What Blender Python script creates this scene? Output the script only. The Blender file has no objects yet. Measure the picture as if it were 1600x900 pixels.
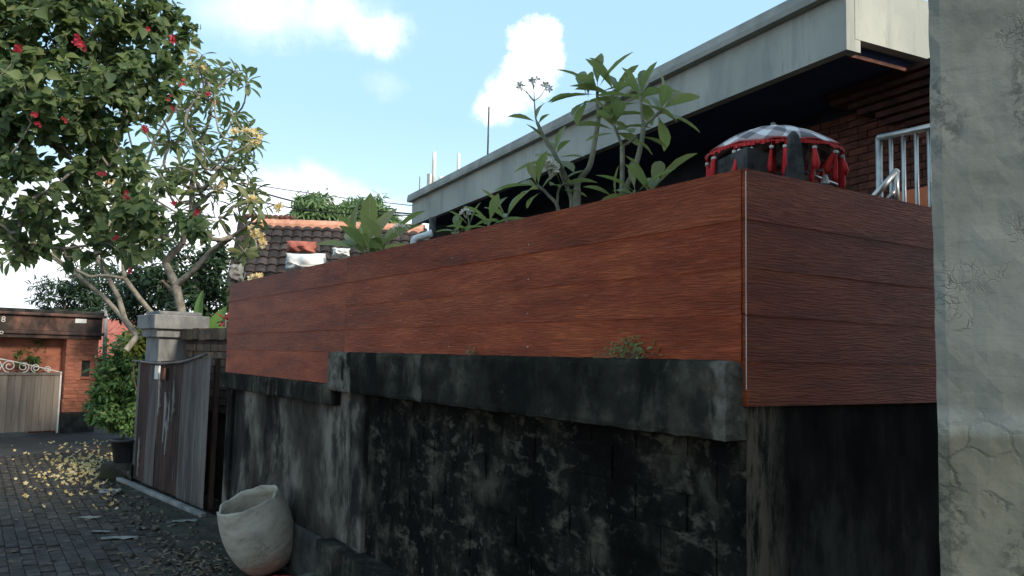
import bpy, math, random
import numpy as np
from mathutils import Vector, Matrix
rng = np.random.default_rng(7); random.seed(7)
S = bpy.context.scene; COL = S.collection

# ---------------------------------------------------------------- camera
FPX = 1250.0; EYE = 1.8
p_ = math.atan(106/FPX); r_ = math.radians(1.3)
R0 = Vector((1,0,0)); FW = Vector((0,math.cos(p_),math.sin(p_))); U0 = Vector((0,-math.sin(p_),math.cos(p_)))
RT = R0*math.cos(r_)+U0*math.sin(r_); UP = U0*math.cos(r_)-R0*math.sin(r_)
cam = bpy.data.cameras.new('camera'); co = bpy.data.objects.new('camera', cam); COL.objects.link(co)
cam.sensor_width = 36; cam.lens = 36*FPX/1600; cam.clip_end = 3000; cam.clip_start = 0.05
m = Matrix.Identity(4)
for i in range(3): m[i][0]=RT[i]; m[i][1]=UP[i]; m[i][2]=-FW[i]
m[2][3] = EYE; co.matrix_world = m; S.camera = co

# ---------------------------------------------------------------- world, sun, exposure
SUN = Vector((.75,-.65,0)).normalized(); ELEV = math.radians(32)
SUNV = Vector((SUN.x*math.cos(ELEV), SUN.y*math.cos(ELEV), math.sin(ELEV)))
def N(nt, typ, ins=None, **at):
    n = nt.nodes.new(typ)
    for k,v in at.items(): setattr(n,k,v)
    for k,v in (ins or {}).items():
        s = n.inputs[k]
        if hasattr(v,'is_output') or isinstance(v, bpy.types.NodeSocket): nt.links.new(v,s)
        else: s.default_value = v
    return n
def mth(nt, op, a, b=0.0, c=0.0, clamp=False):
    n = N(nt,'ShaderNodeMath',{0:a,1:b,2:c},operation=op); n.use_clamp = clamp; return n.outputs[0]
def vmth(nt, op, a, b=(0,0,0), out=0):
    n = N(nt,'ShaderNodeVectorMath',{0:a,1:b},operation=op); return n.outputs[out]
def mixc(nt, fac, a, b, mode='MIX'):
    n = N(nt,'ShaderNodeMix',data_type='RGBA',blend_type=mode)
    for idx,v in ((0,fac),(6,a),(7,b)):
        if isinstance(v, bpy.types.NodeSocket): nt.links.new(v,n.inputs[idx])
        else: n.inputs[idx].default_value = v if not isinstance(v,tuple) or len(v)==4 else (*v,1)
    return n.outputs[2]
def sstep(nt, x, a, b):
    n = N(nt,'ShaderNodeMapRange',{0:x,1:a,2:b,3:0.0,4:1.0},interpolation_type='SMOOTHSTEP'); return n.outputs[0]
def ray(px,py):
    return FW+RT*((px-800)/FPX)-UP*((py-450)/FPX)
W_ = bpy.data.worlds.new('World'); S.world = W_; W_.use_nodes = True
nt = W_.node_tree; nt.nodes.clear()
sky = N(nt,'ShaderNodeTexSky',sky_type='NISHITA'); sky.sun_disc=False
sky.sun_elevation=ELEV; sky.sun_rotation=math.atan2(SUN.x,SUN.y); sky.air_density=1.0; sky.dust_density=1.2; sky.ozone_density=1.5
tc = N(nt,'ShaderNodeTexCoord'); D = tc.outputs['Generated']
nz1 = N(nt,'ShaderNodeTexNoise',{'Vector':D,'Scale':11.0,'Detail':10.0,'Roughness':.68})
nz2 = N(nt,'ShaderNodeTexNoise',{'Vector':D,'Scale':2.6,'Detail':9.0,'Roughness':.6,'Distortion':.5})
wv = vmth(nt,'SCALE',vmth(nt,'SUBTRACT',nz1.outputs['Color'],(.5,.5,.5))); wv.node.inputs[3].default_value=.085
DW = vmth(nt,'ADD',D,wv)
def blob(px,py,r0,r1,stretch=1.0,vec=None):
    c = ray(px,py).normalized()
    d = vmth(nt,'SUBTRACT',vec or DW,tuple(c)); d = vmth(nt,'MULTIPLY',d,(1/stretch,1,1))
    l = vmth(nt,'LENGTH',d,out=1)
    return sstep(nt,l,r1/FPX,r0/FPX)
cl = None
for b in [(842,70,24,42,1),(822,62,12,30,1),(832,115,22,46,1),(804,146,10,44,1.2),(862,88,12,32,1),(778,166,2,36,1.2)]:
    v = blob(*b); cl = v if cl is None else mth(nt,'MAXIMUM',cl,v)
for b,k in [((585,48,2,46,1.6),.75),((520,20,2,60,1.8),.45),((400,0,5,80,1.8),.6),((600,135,2,34,1.3),.18)]:
    cl = mth(nt,'MAXIMUM',cl,mth(nt,'MULTIPLY',blob(*b),k))
sx = N(nt,'ShaderNodeSeparateXYZ',{0:D})
# fair-weather cloud everywhere, thick towards the horizon
cov = N(nt,'ShaderNodeMapRange',{0:sx.outputs[2],1:.15,2:.30,3:.30,4:-.28}).outputs[0]
gen = sstep(nt,mth(nt,'ADD',nz2.outputs[0],cov),.60,.80)
cl = mth(nt,'MAXIMUM',cl,mth(nt,'MULTIPLY',gen,.95))
hz = sstep(nt,sx.outputs[2],.30,.06)
skyc = mixc(nt,mth(nt,'MULTIPLY',hz,.75),sky.outputs[0],(9.0,9.6,10.2,1))
skyc = mixc(nt,.62,skyc,(4.4,7.0,9.2,1))
shd = sstep(nt,N(nt,'ShaderNodeTexNoise',{'Vector':DW,'Scale':16.0,'Detail':6.0}).outputs[0],.42,.62)
skyc = mixc(nt,cl,skyc,mixc(nt,shd,(8.6,9.1,9.8,1),(11.2,11.2,11.2,1)))
bg = N(nt,'ShaderNodeBackground',{'Color':skyc,'Strength':0.095})
wo = N(nt,'ShaderNodeOutputWorld',{'Surface':bg.outputs[0]})
sl = bpy.data.lights.new('sun','SUN'); sl.energy=2.9; sl.angle=math.radians(10); sl.color=(1,.90,.76)
so = bpy.data.objects.new('sun',sl); COL.objects.link(so); so.rotation_euler = SUNV.to_track_quat('Z','Y').to_euler(); so.location=(8,-8,12)
S.view_settings.view_transform='Standard'; S.view_settings.look='None'; S.view_settings.exposure=0.76; S.view_settings.gamma=1.0
S.view_settings.use_curve_mapping=False

# ---------------------------------------------------------------- geometry helpers
def at(px,py,Y):
    d = ray(px,py); return d*(Y/d.y)+Vector((0,0,EYE))
def gz(px,py,z=0.0):
    d = ray(px,py); return d*((z-EYE)/d.z)+Vector((0,0,EYE))
WM = {}
def link(o, parent=None, mw=None):
    COL.objects.link(o); mw = mw or Matrix.Identity(4); WM[o.name]=mw
    if parent is not None:
        o.parent = parent; o.matrix_parent_inverse = Matrix.Identity(4)
        o.matrix_basis = WM[parent.name].inverted() @ mw
    else: o.matrix_basis = mw
    return o
def tag(o,label,cat,group=None):
    o['label']=label; o['category']=cat
    if group: o['group']=group
    return o
def empty(name, loc, label, cat, group=None):
    o = bpy.data.objects.new(name,None); o.empty_display_size=.1
    link(o,None,Matrix.Translation(Vector(loc))); return tag(o,label,cat,group)
def struct(o): o['kind']='structure'; return o
def stuff(o): o['kind']='stuff'; return o
class MB:
    def __init__(s): s.v=[]; s.f=[]
    def add(s,vs,fs):
        b=len(s.v); s.v += [tuple(v) for v in vs]; s.f += [tuple(b+i for i in f) for f in fs]; return s
    def box(s,o,x,y,z):
        o,x,y,z = Vector(o),Vector(x),Vector(y),Vector(z)
        vs=[o,o+x,o+x+y,o+y,o+z,o+x+z,o+x+y+z,o+y+z]
        if x.cross(y).dot(z)>0: fs=[(0,3,2,1),(4,5,6,7),(0,1,5,4),(1,2,6,5),(2,3,7,6),(3,0,4,7)]
        else: fs=[(0,1,2,3),(4,7,6,5),(0,4,5,1),(1,5,6,2),(2,6,7,3),(3,7,4,0)]
        return s.add(vs,fs)
    def abox(s,x0,x1,y0,y1,z0,z1): return s.box((x0,y0,z0),(x1-x0,0,0),(0,y1-y0,0),(0,0,z1-z0))
    def prism(s,poly,z0,z1):
        n=len(poly); a=sum(poly[i][0]*poly[(i+1)%n][1]-poly[(i+1)%n][0]*poly[i][1] for i in range(n))
        if a<0: poly=poly[::-1]
        vs=[(x,y,z0) for x,y in poly]+[(x,y,z1) for x,y in poly]
        fs=[tuple(range(n))[::-1],tuple(range(n,2*n))]+[(i,(i+1)%n,n+(i+1)%n,n+i) for i in range(n)]
        return s.add(vs,fs)
    def tube(s,pts,rad,n=8,cap=True):
        pts=[Vector(p) for p in pts]; k=len(pts)
        if not hasattr(rad,'__len__'): rad=[rad]*k
        vs=[]; prev=None
        for i,p in enumerate(pts):
            t=(pts[min(i+1,k-1)]-pts[max(i-1,0)]).normalized()
            if prev is None: a=t.orthogonal().normalized()
            else: a=(prev-t*prev.dot(t)).normalized()
            prev=a; b=t.cross(a)
            for j in range(n):
                w=2*math.pi*j/n; vs.append(p+(a*math.cos(w)+b*math.sin(w))*rad[i])
        fs=[(i*n+j,i*n+(j+1)%n,(i+1)*n+(j+1)%n,(i+1)*n+j) for i in range(k-1) for j in range(n)]
        if cap: fs+= [tuple(range(n))[::-1],tuple((k-1)*n+j for j in range(n))]
        return s.add(vs,fs)
    def lathe(s,prof,c=(0,0,0),n=32,mat=None):
        vs=[];k=len(prof)
        for r,z in prof:
            for j in range(n):
                w=2*math.pi*j/n; v=Vector((r*math.cos(w),r*math.sin(w),z))
                if mat: v=mat@v
                vs.append(v+Vector(c))
        fs=[(i*n+j,i*n+(j+1)%n,(i+1)*n+(j+1)%n,(i+1)*n+j) for i in range(k-1) for j in range(n)]
        return s.add(vs,fs)
    def mesh(s,name,mat,smooth=False):
        me=bpy.data.meshes.new(name); me.from_pydata(s.v,[],s.f); me.materials.append(mat)
        if smooth: me.polygons.foreach_set('use_smooth',[True]*len(me.polygons))
        me.update(); return me
    def build(s,name,mat,parent=None,smooth=False,bevel=0,mw=None):
        o=bpy.data.objects.new(name,s.mesh(name,mat,smooth)); link(o,parent,mw)
        if bevel:
            b=o.modifiers.new('bevel','BEVEL'); b.width=bevel; b.segments=2; b.limit_method='ANGLE'
        return o
def cr(pts,k=5):
    "catmull-rom resample"
    P=[Vector(p) for p in pts]; P=[P[0]*2-P[1]]+P+[P[-1]*2-P[-2]]; out=[]
    for i in range(1,len(P)-2):
        for j in range(k):
            t=j/k; a,b,c,d=P[i-1:i+3]
            out.append(.5*((2*b)+(c-a)*t+(2*a-5*b+4*c-d)*t*t+(3*b-a-3*c+d)*t**3))
    out.append(P[-2]); return out
def lerp(a,b,t): return a+(b-a)*t
def tap(r0,r1,n): return [lerp(r0,r1,i/(n-1)) for i in range(n)]
def npmesh(name, V, F, mat, smooth=False):
    "V (n,3), F (m,k) with constant k"
    me=bpy.data.meshes.new(name); n=len(V); mf,k=F.shape
    me.vertices.add(n); me.vertices.foreach_set('co',V.astype(np.float32).ravel())
    me.loops.add(mf*k); me.loops.foreach_set('vertex_index',F.astype(np.int32).ravel())
    me.polygons.add(mf); me.polygons.foreach_set('loop_start',np.arange(0,mf*k,k,dtype=np.int32))
    if smooth: me.polygons.foreach_set('use_smooth',np.ones(mf,dtype=bool))
    me.materials.append(mat); me.update(calc_edges=True); me.validate(); return me
def scatter_mesh(name, tv, tf, mats, mat, smooth=False):
    "join copies of a template; mats (n,3,4)"
    tv=np.array(tv,float); tf=np.array(tf,int); n=len(mats)
    V=np.einsum('nij,vj->nvi',mats[:,:,:3],tv)+mats[:,None,:,3]
    F=(tf[None]+(np.arange(n)*len(tv))[:,None,None])
    return npmesh(name,V.reshape(-1,3),F.reshape(-1,tf.shape[1]),mat,smooth)
def frames(P,Dr,Nm,sc):
    "matrices with local y=Dr, z~Nm"
    P=np.array(P,float);Dr=np.array(Dr,float);Nm=np.array(Nm,float)
    y=Dr/np.linalg.norm(Dr,axis=1,keepdims=True); x=np.cross(y,Nm); l=np.linalg.norm(x,axis=1,keepdims=True); x=x/np.maximum(l,1e-6)
    z=np.cross(x,y); sc=np.array(sc,float).reshape(-1,1,1)*np.ones((len(P),1,1))
    M=np.stack([x,y,z],axis=2)*sc
    return np.concatenate([M,P[:,:,None]],axis=2)
def mat4(a):
    return Matrix([list(a[0]),list(a[1]),list(a[2]),[0,0,0,1]])

# ---------------------------------------------------------------- materials
def newmat(name):
    m=bpy.data.materials.new(name); m.use_nodes=True; nt=m.node_tree; nt.nodes.clear()
    out=N(nt,'ShaderNodeOutputMaterial'); b=N(nt,'ShaderNodeBsdfPrincipled'); nt.links.new(b.outputs[0],out.inputs[0])
    return m,nt,b,out
def coords(nt,kind='Object',scale=(1,1,1),rand=False):
    t=N(nt,'ShaderNodeNewGeometry').outputs['Position'] if kind=='Position' else N(nt,'ShaderNodeTexCoord').outputs[kind]
    if rand:
        r=N(nt,'ShaderNodeObjectInfo').outputs['Random']
        off=N(nt,'ShaderNodeCombineXYZ',{0:mth(nt,'MULTIPLY',r,37.0),1:mth(nt,'MULTIPLY',r,91.0),2:mth(nt,'MULTIPLY',r,53.0)}).outputs[0]
        t=vmth(nt,'ADD',t,off)
    return vmth(nt,'MULTIPLY',t,scale)
def ramp(nt,fac,stops):
    r=N(nt,'ShaderNodeValToRGB',{0:fac}); e=r.color_ramp.elements
    while len(e)<len(stops): e.new(.5)
    for el,(pos,c) in zip(e,stops): el.position=pos; el.color=(*c,1) if len(c)==3 else c
    return r.outputs[0]
def noise(nt,vec,scale=5,detail=6,rough=.6,dist=0.0):
    return N(nt,'ShaderNodeTexNoise',{'Vector':vec,'Scale':scale,'Detail':detail,'Roughness':rough,'Distortion':dist}).outputs[0]
def bump(nt,b,h,strength=.4,dist=.01):
    bn=N(nt,'ShaderNodeBump',{'Height':h,'Strength':strength,'Distance':dist}); nt.links.new(bn.outputs[0],b.inputs['Normal'])
def surf(name,stops,scale=4,aniso=(1,1,1),stains=(),rough=.85,bmp=.4,bscale=40,bdist=.01,rand=False,randv=0.0,spec=.3,metal=0.0,kind='Object'):
    "noise-ramped colour plus stain layers (color, scale, aniso, lo, hi, amount)"
    m,nt,b,_=newmat(name); v=coords(nt,kind,(1,1,1),rand)
    c=ramp(nt,noise(nt,vmth(nt,'MULTIPLY',v,aniso),scale,7,.62),[(.5+(p-.5)*.55,q) for p,q in stops])
    for (col,sc,an,lo,hi,am) in stains:
        f=sstep(nt,noise(nt,vmth(nt,'MULTIPLY',v,an),sc,7,.65,.3),lo,hi)
        c=mixc(nt,mth(nt,'MULTIPLY',f,am),c,col)
    if randv:
        r=N(nt,'ShaderNodeObjectInfo').outputs['Random']
        c=mixc(nt,1.0,c,N(nt,'ShaderNodeCombineColor',{0:mth(nt,'MULTIPLY_ADD',r,randv,1-randv/2),1:mth(nt,'MULTIPLY_ADD',r,randv,1-randv/2),2:mth(nt,'MULTIPLY_ADD',r,randv,1-randv/2)}).outputs[0],'MULTIPLY')
    nt.links.new(c,b.inputs['Base Color']); b.inputs['Roughness'].default_value=rough
    b.inputs['Specular IOR Level'].default_value=spec; b.inputs['Metallic'].default_value=metal
    if bmp: bump(nt,b,noise(nt,v,bscale,8,.65),bmp,bdist)
    return m
def leafmat(name,cols,rough=.45,trans=.35,tcol=None,veins=False):
    m,nt,b,out=newmat(name)
    r=N(nt,'ShaderNodeObjectInfo').outputs['Random']; i=N(nt,'ShaderNodeNewGeometry').outputs['Random Per Island']
    f=mth(nt,'FRACT',mth(nt,'ADD',r,i))
    c=ramp(nt,f,[(k/(len(cols)-1),cc) for k,cc in enumerate(cols)])
    v=coords(nt,'Object'); c=mixc(nt,mth(nt,'MULTIPLY',noise(nt,v,14,3),.5),c,tuple(x*.55 for x in cols[0]))
    if veins:
        sp=N(nt,'ShaderNodeSeparateXYZ',{0:v}); ax=mth(nt,'ABSOLUTE',sp.outputs[0])
        mid=sstep(nt,ax,.014,.004); sv=sstep(nt,mth(nt,'ABSOLUTE',mth(nt,'SUBTRACT',mth(nt,'FRACT',mth(nt,'MULTIPLY',mth(nt,'SUBTRACT',sp.outputs[1],mth(nt,'MULTIPLY',ax,.5)),15.0)),.5)),.10,.02)
        c=mixc(nt,mth(nt,'MAXIMUM',mth(nt,'MULTIPLY',mid,.7),mth(nt,'MULTIPLY',sv,.22)),c,(.36,.38,.20))
        yl=mth(nt,'MULTIPLY',sstep(nt,noise(nt,coords(nt,'Object',(1,1,1),True),5,5),.54,.64),.5); c=mixc(nt,yl,c,(.30,.23,.075))
    nt.links.new(c,b.inputs['Base Color']); b.inputs['Roughness'].default_value=rough; b.inputs['Specular IOR Level'].default_value=.35
    if trans:
        t=N(nt,'ShaderNodeBsdfTranslucent'); nt.links.new(mixc(nt,.5,c,tcol or cols[-1]),t.inputs[0])
        mx=N(nt,'ShaderNodeMixShader',{0:trans,1:b.outputs[0],2:t.outputs[0]}); nt.links.new(mx.outputs[0],out.inputs[0])
    return m
# wood-grain boards: local x runs along the board
def woodmat():
    m,nt,b,_=newmat('wood_grain_board'); v=coords(nt,'Object',(1,1,1),True)
    warp=noise(nt,vmth(nt,'MULTIPLY',v,(1.1,1.1,3.0)),2.2,3,.5)
    sep=N(nt,'ShaderNodeSeparateXYZ',{0:v})
    z2=mth(nt,'ADD',sep.outputs[2],mth(nt,'MULTIPLY',warp,.04))
    v2=N(nt,'ShaderNodeCombineXYZ',{0:mth(nt,'MULTIPLY',sep.outputs[0],9.0),1:0.0,2:mth(nt,'MULTIPLY',z2,150.0)}).outputs[0]
    g=noise(nt,v2,1.0,5,.6,.25)
    g2=sstep(nt,g,.36,.60)
    v3=vmth(nt,'MULTIPLY',v,(1.6,1,7))
    base=ramp(nt,noise(nt,v3,1.2,6,.6),[(.36,(.205,.036,.0105)),(.5,(.305,.056,.0155)),(.64,(.390,.086,.026))])
    c=mixc(nt,mth(nt,'MULTIPLY',mth(nt,'SUBTRACT',1.0,g2),.36),base,(.11,.022,.009))
    fl=sstep(nt,noise(nt,vmth(nt,'MULTIPLY',v,(14,14,150)),1,2),.66,.74)
    c=mixc(nt,mth(nt,'MULTIPLY',fl,.35),c,(.36,.14,.075))
    dust=sstep(nt,noise(nt,vmth(nt,'MULTIPLY',v,(1,1,.6)),1.7,6),.5,.75)
    c=mixc(nt,mth(nt,'MULTIPLY',dust,.22),c,(.17,.070,.036))
    rr=N(nt,'ShaderNodeObjectInfo').outputs['Random']; rv=mth(nt,'MULTIPLY_ADD',rr,.34,.80); c=mixc(nt,1.0,c,N(nt,'ShaderNodeCombineColor',{0:rv,1:rv,2:rv}).outputs[0],'MULTIPLY')
    nt.links.new(c,b.inputs['Base Color']); b.inputs['Roughness'].default_value=.5; b.inputs['Specular IOR Level'].default_value=.2
    bump(nt,b,g2,.7,.005); return m
WOOD=woodmat()
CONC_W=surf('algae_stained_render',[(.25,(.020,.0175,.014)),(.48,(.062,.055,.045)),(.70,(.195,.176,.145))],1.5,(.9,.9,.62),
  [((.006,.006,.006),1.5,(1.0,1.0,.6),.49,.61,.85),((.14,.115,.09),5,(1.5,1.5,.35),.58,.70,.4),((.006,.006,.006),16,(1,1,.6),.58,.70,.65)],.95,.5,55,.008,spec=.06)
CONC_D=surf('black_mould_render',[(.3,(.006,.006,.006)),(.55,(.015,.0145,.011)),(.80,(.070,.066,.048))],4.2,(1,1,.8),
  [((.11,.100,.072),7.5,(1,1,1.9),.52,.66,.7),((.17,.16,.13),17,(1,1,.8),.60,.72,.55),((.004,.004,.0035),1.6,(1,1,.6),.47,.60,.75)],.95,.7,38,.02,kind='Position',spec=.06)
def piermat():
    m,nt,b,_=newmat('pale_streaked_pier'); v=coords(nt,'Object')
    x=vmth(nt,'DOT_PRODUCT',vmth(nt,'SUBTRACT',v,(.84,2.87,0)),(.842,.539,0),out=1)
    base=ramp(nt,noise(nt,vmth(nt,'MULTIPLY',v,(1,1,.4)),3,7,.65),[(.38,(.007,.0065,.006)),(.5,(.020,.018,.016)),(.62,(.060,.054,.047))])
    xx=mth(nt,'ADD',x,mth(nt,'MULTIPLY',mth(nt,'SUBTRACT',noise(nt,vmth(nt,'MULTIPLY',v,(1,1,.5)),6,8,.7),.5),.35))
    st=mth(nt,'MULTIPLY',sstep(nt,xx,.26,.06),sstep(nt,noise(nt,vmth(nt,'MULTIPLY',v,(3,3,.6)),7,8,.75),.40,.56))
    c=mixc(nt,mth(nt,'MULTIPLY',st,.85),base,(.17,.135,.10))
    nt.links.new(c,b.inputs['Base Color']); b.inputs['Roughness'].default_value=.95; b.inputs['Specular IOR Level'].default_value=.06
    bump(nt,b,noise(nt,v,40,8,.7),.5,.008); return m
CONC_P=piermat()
PATCH=surf('pale_mortar_patch',[(.3,(.045,.040,.032)),(.7,(.15,.13,.10))],7,(1,1,.5),[((.02,.018,.015),5,(1,1,.5),.54,.62,.7)],.95,.6,50,.01,spec=.08)
CONC_L=surf('stained_ledge_concrete',[(.28,(.010,.010,.008)),(.50,(.026,.0255,.020)),(.74,(.090,.084,.063))],2.2,(1,1,1.0),
  [((.008,.009,.008),2.4,(1.3,1.3,.5),.47,.58,.85),((.15,.138,.108),4.5,(1,1,.6),.58,.68,.45),((.12,.065,.04),4,(1,1,.4),.62,.70,.4)],.95,.6,50,.012,spec=.06)
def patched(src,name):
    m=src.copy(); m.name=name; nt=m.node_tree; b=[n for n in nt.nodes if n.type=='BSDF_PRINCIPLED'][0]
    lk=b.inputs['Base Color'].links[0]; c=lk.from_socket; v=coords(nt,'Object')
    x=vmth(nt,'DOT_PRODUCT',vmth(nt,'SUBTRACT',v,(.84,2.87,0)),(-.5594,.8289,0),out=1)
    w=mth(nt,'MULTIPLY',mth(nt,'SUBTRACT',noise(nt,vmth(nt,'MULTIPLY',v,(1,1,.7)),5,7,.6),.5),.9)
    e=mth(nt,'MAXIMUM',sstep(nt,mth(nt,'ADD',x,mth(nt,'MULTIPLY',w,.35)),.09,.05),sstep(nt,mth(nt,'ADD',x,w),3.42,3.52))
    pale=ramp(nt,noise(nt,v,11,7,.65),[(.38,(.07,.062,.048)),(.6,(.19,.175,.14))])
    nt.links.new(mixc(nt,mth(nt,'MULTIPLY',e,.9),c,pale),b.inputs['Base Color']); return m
CONC_E=patched(CONC_L,'pale_ended_ledge_concrete')  # ledge concrete, paler towards its two ends
CONC_G=surf('grey_concrete',[(.3,(.14,.14,.135)),(.7,(.26,.255,.24))],3,(1,1,.6),[((.05,.05,.048),2.5,(1,1,.4),.5,.68,.6)],.9,.5,40,.01)
FASCIA=surf('painted_fascia_cement',[(.3,(.32,.335,.295)),(.7,(.42,.425,.37))],1.2,(1,1,.7),[((.21,.23,.22),2.5,(1.4,1.4,.25),.50,.66,.4),((.17,.17,.15),9,(1.5,1.5,.18),.58,.68,.35)],.85,.3,30,.006,False,.12)
COPING=surf('weathered_coping_cement',[(.3,(.26,.265,.235)),(.7,(.37,.37,.325))],2.2,(1,1,1),[((.14,.15,.14),3,(1,1,.4),.55,.75,.4)],.9,.4,30,.008)
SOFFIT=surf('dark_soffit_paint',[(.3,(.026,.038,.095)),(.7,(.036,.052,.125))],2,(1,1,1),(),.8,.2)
def pillarmat():
    m,nt,b,_=newmat('cracked_pillar_render'); v=coords(nt,'Object')
    sep=N(nt,'ShaderNodeSeparateXYZ',{0:v}); z=sep.outputs[2]
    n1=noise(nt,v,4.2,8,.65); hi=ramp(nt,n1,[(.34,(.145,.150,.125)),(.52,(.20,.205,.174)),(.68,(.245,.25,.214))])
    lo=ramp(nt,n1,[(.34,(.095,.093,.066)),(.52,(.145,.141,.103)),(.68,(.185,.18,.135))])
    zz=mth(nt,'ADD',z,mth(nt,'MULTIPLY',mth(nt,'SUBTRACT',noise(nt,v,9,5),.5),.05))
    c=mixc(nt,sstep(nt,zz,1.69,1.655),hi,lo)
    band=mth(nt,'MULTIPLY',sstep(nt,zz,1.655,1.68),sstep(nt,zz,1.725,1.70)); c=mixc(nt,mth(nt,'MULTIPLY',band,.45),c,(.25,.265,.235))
    dv=vmth(nt,'ADD',v,vmth(nt,'MULTIPLY',N(nt,'ShaderNodeTexNoise',{'Vector':v,'Scale':16.0,'Detail':5.0}).outputs['Color'],(.07,.07,.07)))
    dv2=vmth(nt,'ADD',v,vmth(nt,'MULTIPLY',N(nt,'ShaderNodeTexNoise',{'Vector':v,'Scale':9.0,'Detail':7.0,'Roughness':.7}).outputs['Color'],(.06,.06,.06)))
    def cracks(sc,w,lo_,hi_,am,vv):
        vo=N(nt,'ShaderNodeTexVoronoi',{'Vector':vv,'Scale':sc},feature='DISTANCE_TO_EDGE')
        e=sstep(nt,vo.outputs['Distance'],w,w*.25); mk=sstep(nt,noise(nt,v,3.3,4,.6,.4),lo_,hi_)
        return mth(nt,'MULTIPLY',mth(nt,'MULTIPLY',e,mk),am)
    low=sstep(nt,z,1.75,1.45)
    ck=mth(nt,'MAXIMUM',mth(nt,'MULTIPLY',cracks(24,.03,.55,.66,.55,vmth(nt,'MULTIPLY',dv,(1,1,1.4))),1.0),mth(nt,'MULTIPLY',cracks(15,.065,.42,.54,.95,dv2),low))
    ck=mth(nt,'MAXIMUM',ck,cracks(38,.05,.57,.66,.6,vmth(nt,'MULTIPLY',dv,(1,1,.8))))
    c=mixc(nt,ck,c,(.028,.034,.028))
    cm=sstep(nt,noise(nt,vmth(nt,'MULTIPLY',v,(1.2,1.2,.45)),4.2,4,.5),.50,.60)
    st=mth(nt,'MULTIPLY',sstep(nt,noise(nt,v,34,8,.8,.6),.49,.56),cm); c=mixc(nt,mth(nt,'MULTIPLY',st,.6),c,(.040,.044,.036))
    hl=mth(nt,'MULTIPLY',sstep(nt,noise(nt,vmth(nt,'MULTIPLY',v,(1,1,9)),14,4,.6,.6),.60,.66),.2); c=mixc(nt,hl,c,(.07,.078,.068))
    nt.links.new(c,b.inputs['Base Color']); b.inputs['Roughness'].default_value=.9; b.inputs['Specular IOR Level'].default_value=.25
    h=mth(nt,'SUBTRACT',mth(nt,'MULTIPLY',noise(nt,v,22,9,.7),.5),ck); bump(nt,b,h,.55,.006); return m
PILLAR=pillarmat()
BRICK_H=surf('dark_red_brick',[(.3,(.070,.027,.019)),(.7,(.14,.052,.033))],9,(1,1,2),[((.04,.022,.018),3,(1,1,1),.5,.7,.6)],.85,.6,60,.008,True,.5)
DARKW=surf('eave_shaded_wall',[(.3,(.010,.011,.017)),(.7,(.018,.019,.028))],3)  # house back wall, darkened to carry the shade under the eaves
BRICK_C=surf('dark_cornice_brick',[(.3,(.028,.014,.012)),(.7,(.070,.030,.022))],9,(1,1,2),(),.85,.6,60,.008,True,.5)  # darker brick tone for the stepped cornice courses
MORTAR=surf('dark_mortar',[(.3,(.035,.025,.021)),(.7,(.07,.05,.04))],6)
BRICK_G=surf('orange_brick_render',[(.3,(.30,.105,.062)),(.7,(.43,.165,.10))],4,(1,1,2),[((.16,.075,.05),2.2,(1,1,.8),.5,.7,.7),((.06,.05,.042),4,(1,1,2.5),.60,.76,.6)],.9,.6,30,.01,True,.25)
BRICK_M=surf('mossy_brown_brick',[(.3,(.075,.05,.035)),(.7,(.15,.10,.065))],6,(1,1,1),[((.05,.065,.03),3,(1,1,1),.5,.7,.5)],.9,.6,40,.01,True,.5)
CORNICE=surf('blackened_red_cornice',[(.3,(.075,.052,.044)),(.55,(.15,.085,.065)),(.78,(.30,.14,.095))],2.4,(1,1,.7),[((.025,.022,.02),2,(1,1,.6),.42,.62,.8)],.9,.5)
BLACKMOSS=surf('blackened_plinth',[(.3,(.014,.014,.013)),(.7,(.05,.048,.04))],5)
PAVER=surf('wet_dark_paver',[(.3,(.032,.027,.022)),(.7,(.072,.061,.050))],7,(1,1,1),[((.022,.022,.012),9,(1,1,1),.52,.62,.5)],.75,.6,60,.006,True,.6,.16)
JOINT=surf('sandy_paver_joint',[(.3,(.016,.013,.010)),(.7,(.038,.032,.024))],8)
ASPH=surf('dark_asphalt',[(.3,(.022,.021,.020)),(.7,(.042,.040,.037))],2,(1,1,1),[((.05,.045,.03),1,(1,1,1),.55,.7,.4)],.8,.6,120,.006)
EARTH=surf('dark_soil',[(.3,(.022,.017,.012)),(.7,(.055,.045,.03))],4,(1,1,1),[((.025,.035,.014),1.5,(1,1,1),.5,.65,.6)],.95,.9,25,.03)
MOSSCON=surf('mossy_concrete_apron',[(.3,(.014,.012,.009)),(.6,(.034,.029,.021)),(.8,(.10,.088,.068))],2.8,(1,1,1),[((.020,.024,.008),1.6,(1,1,1),.48,.60,.7),((.15,.13,.10),5,(1,1,1),.60,.68,.6)],.75,.6,40,.012)
RUSTR=surf('rusted_maroon_sheet',[(.3,(.026,.016,.012)),(.7,(.068,.036,.028))],2.5,(2,2,.5),[((.15,.13,.12),4,(3,3,.22),.62,.70,.65)],.7,.3,40,.004,True)
ZINC=surf('weathered_zinc_sheet',[(.3,(.052,.045,.041)),(.7,(.13,.115,.105))],2.2,(2,2,.3),[((.03,.022,.020),4,(3,3,.2),.52,.66,.65)],.6,.25,40,.004,True,.3)
ZINC_P=surf('pale_peeled_zinc',[(.3,(.13,.12,.112)),(.7,(.24,.225,.205))],4,(2,2,.4),[((.05,.038,.034),6,(3,3,.4),.54,.64,.6)],.7,.3)
GATEM=surf('brown_painted_gate',[(.3,(.17,.135,.105)),(.7,(.26,.21,.165))],1.6,(3,3,.3),[((.09,.07,.055),4,(4,4,.25),.52,.7,.5)],.7,.2,30,.004,True,.25)
WHITEM=surf('off_white_paint',[(.3,(.55,.52,.46)),(.7,(.72,.70,.64))],6)
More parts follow.
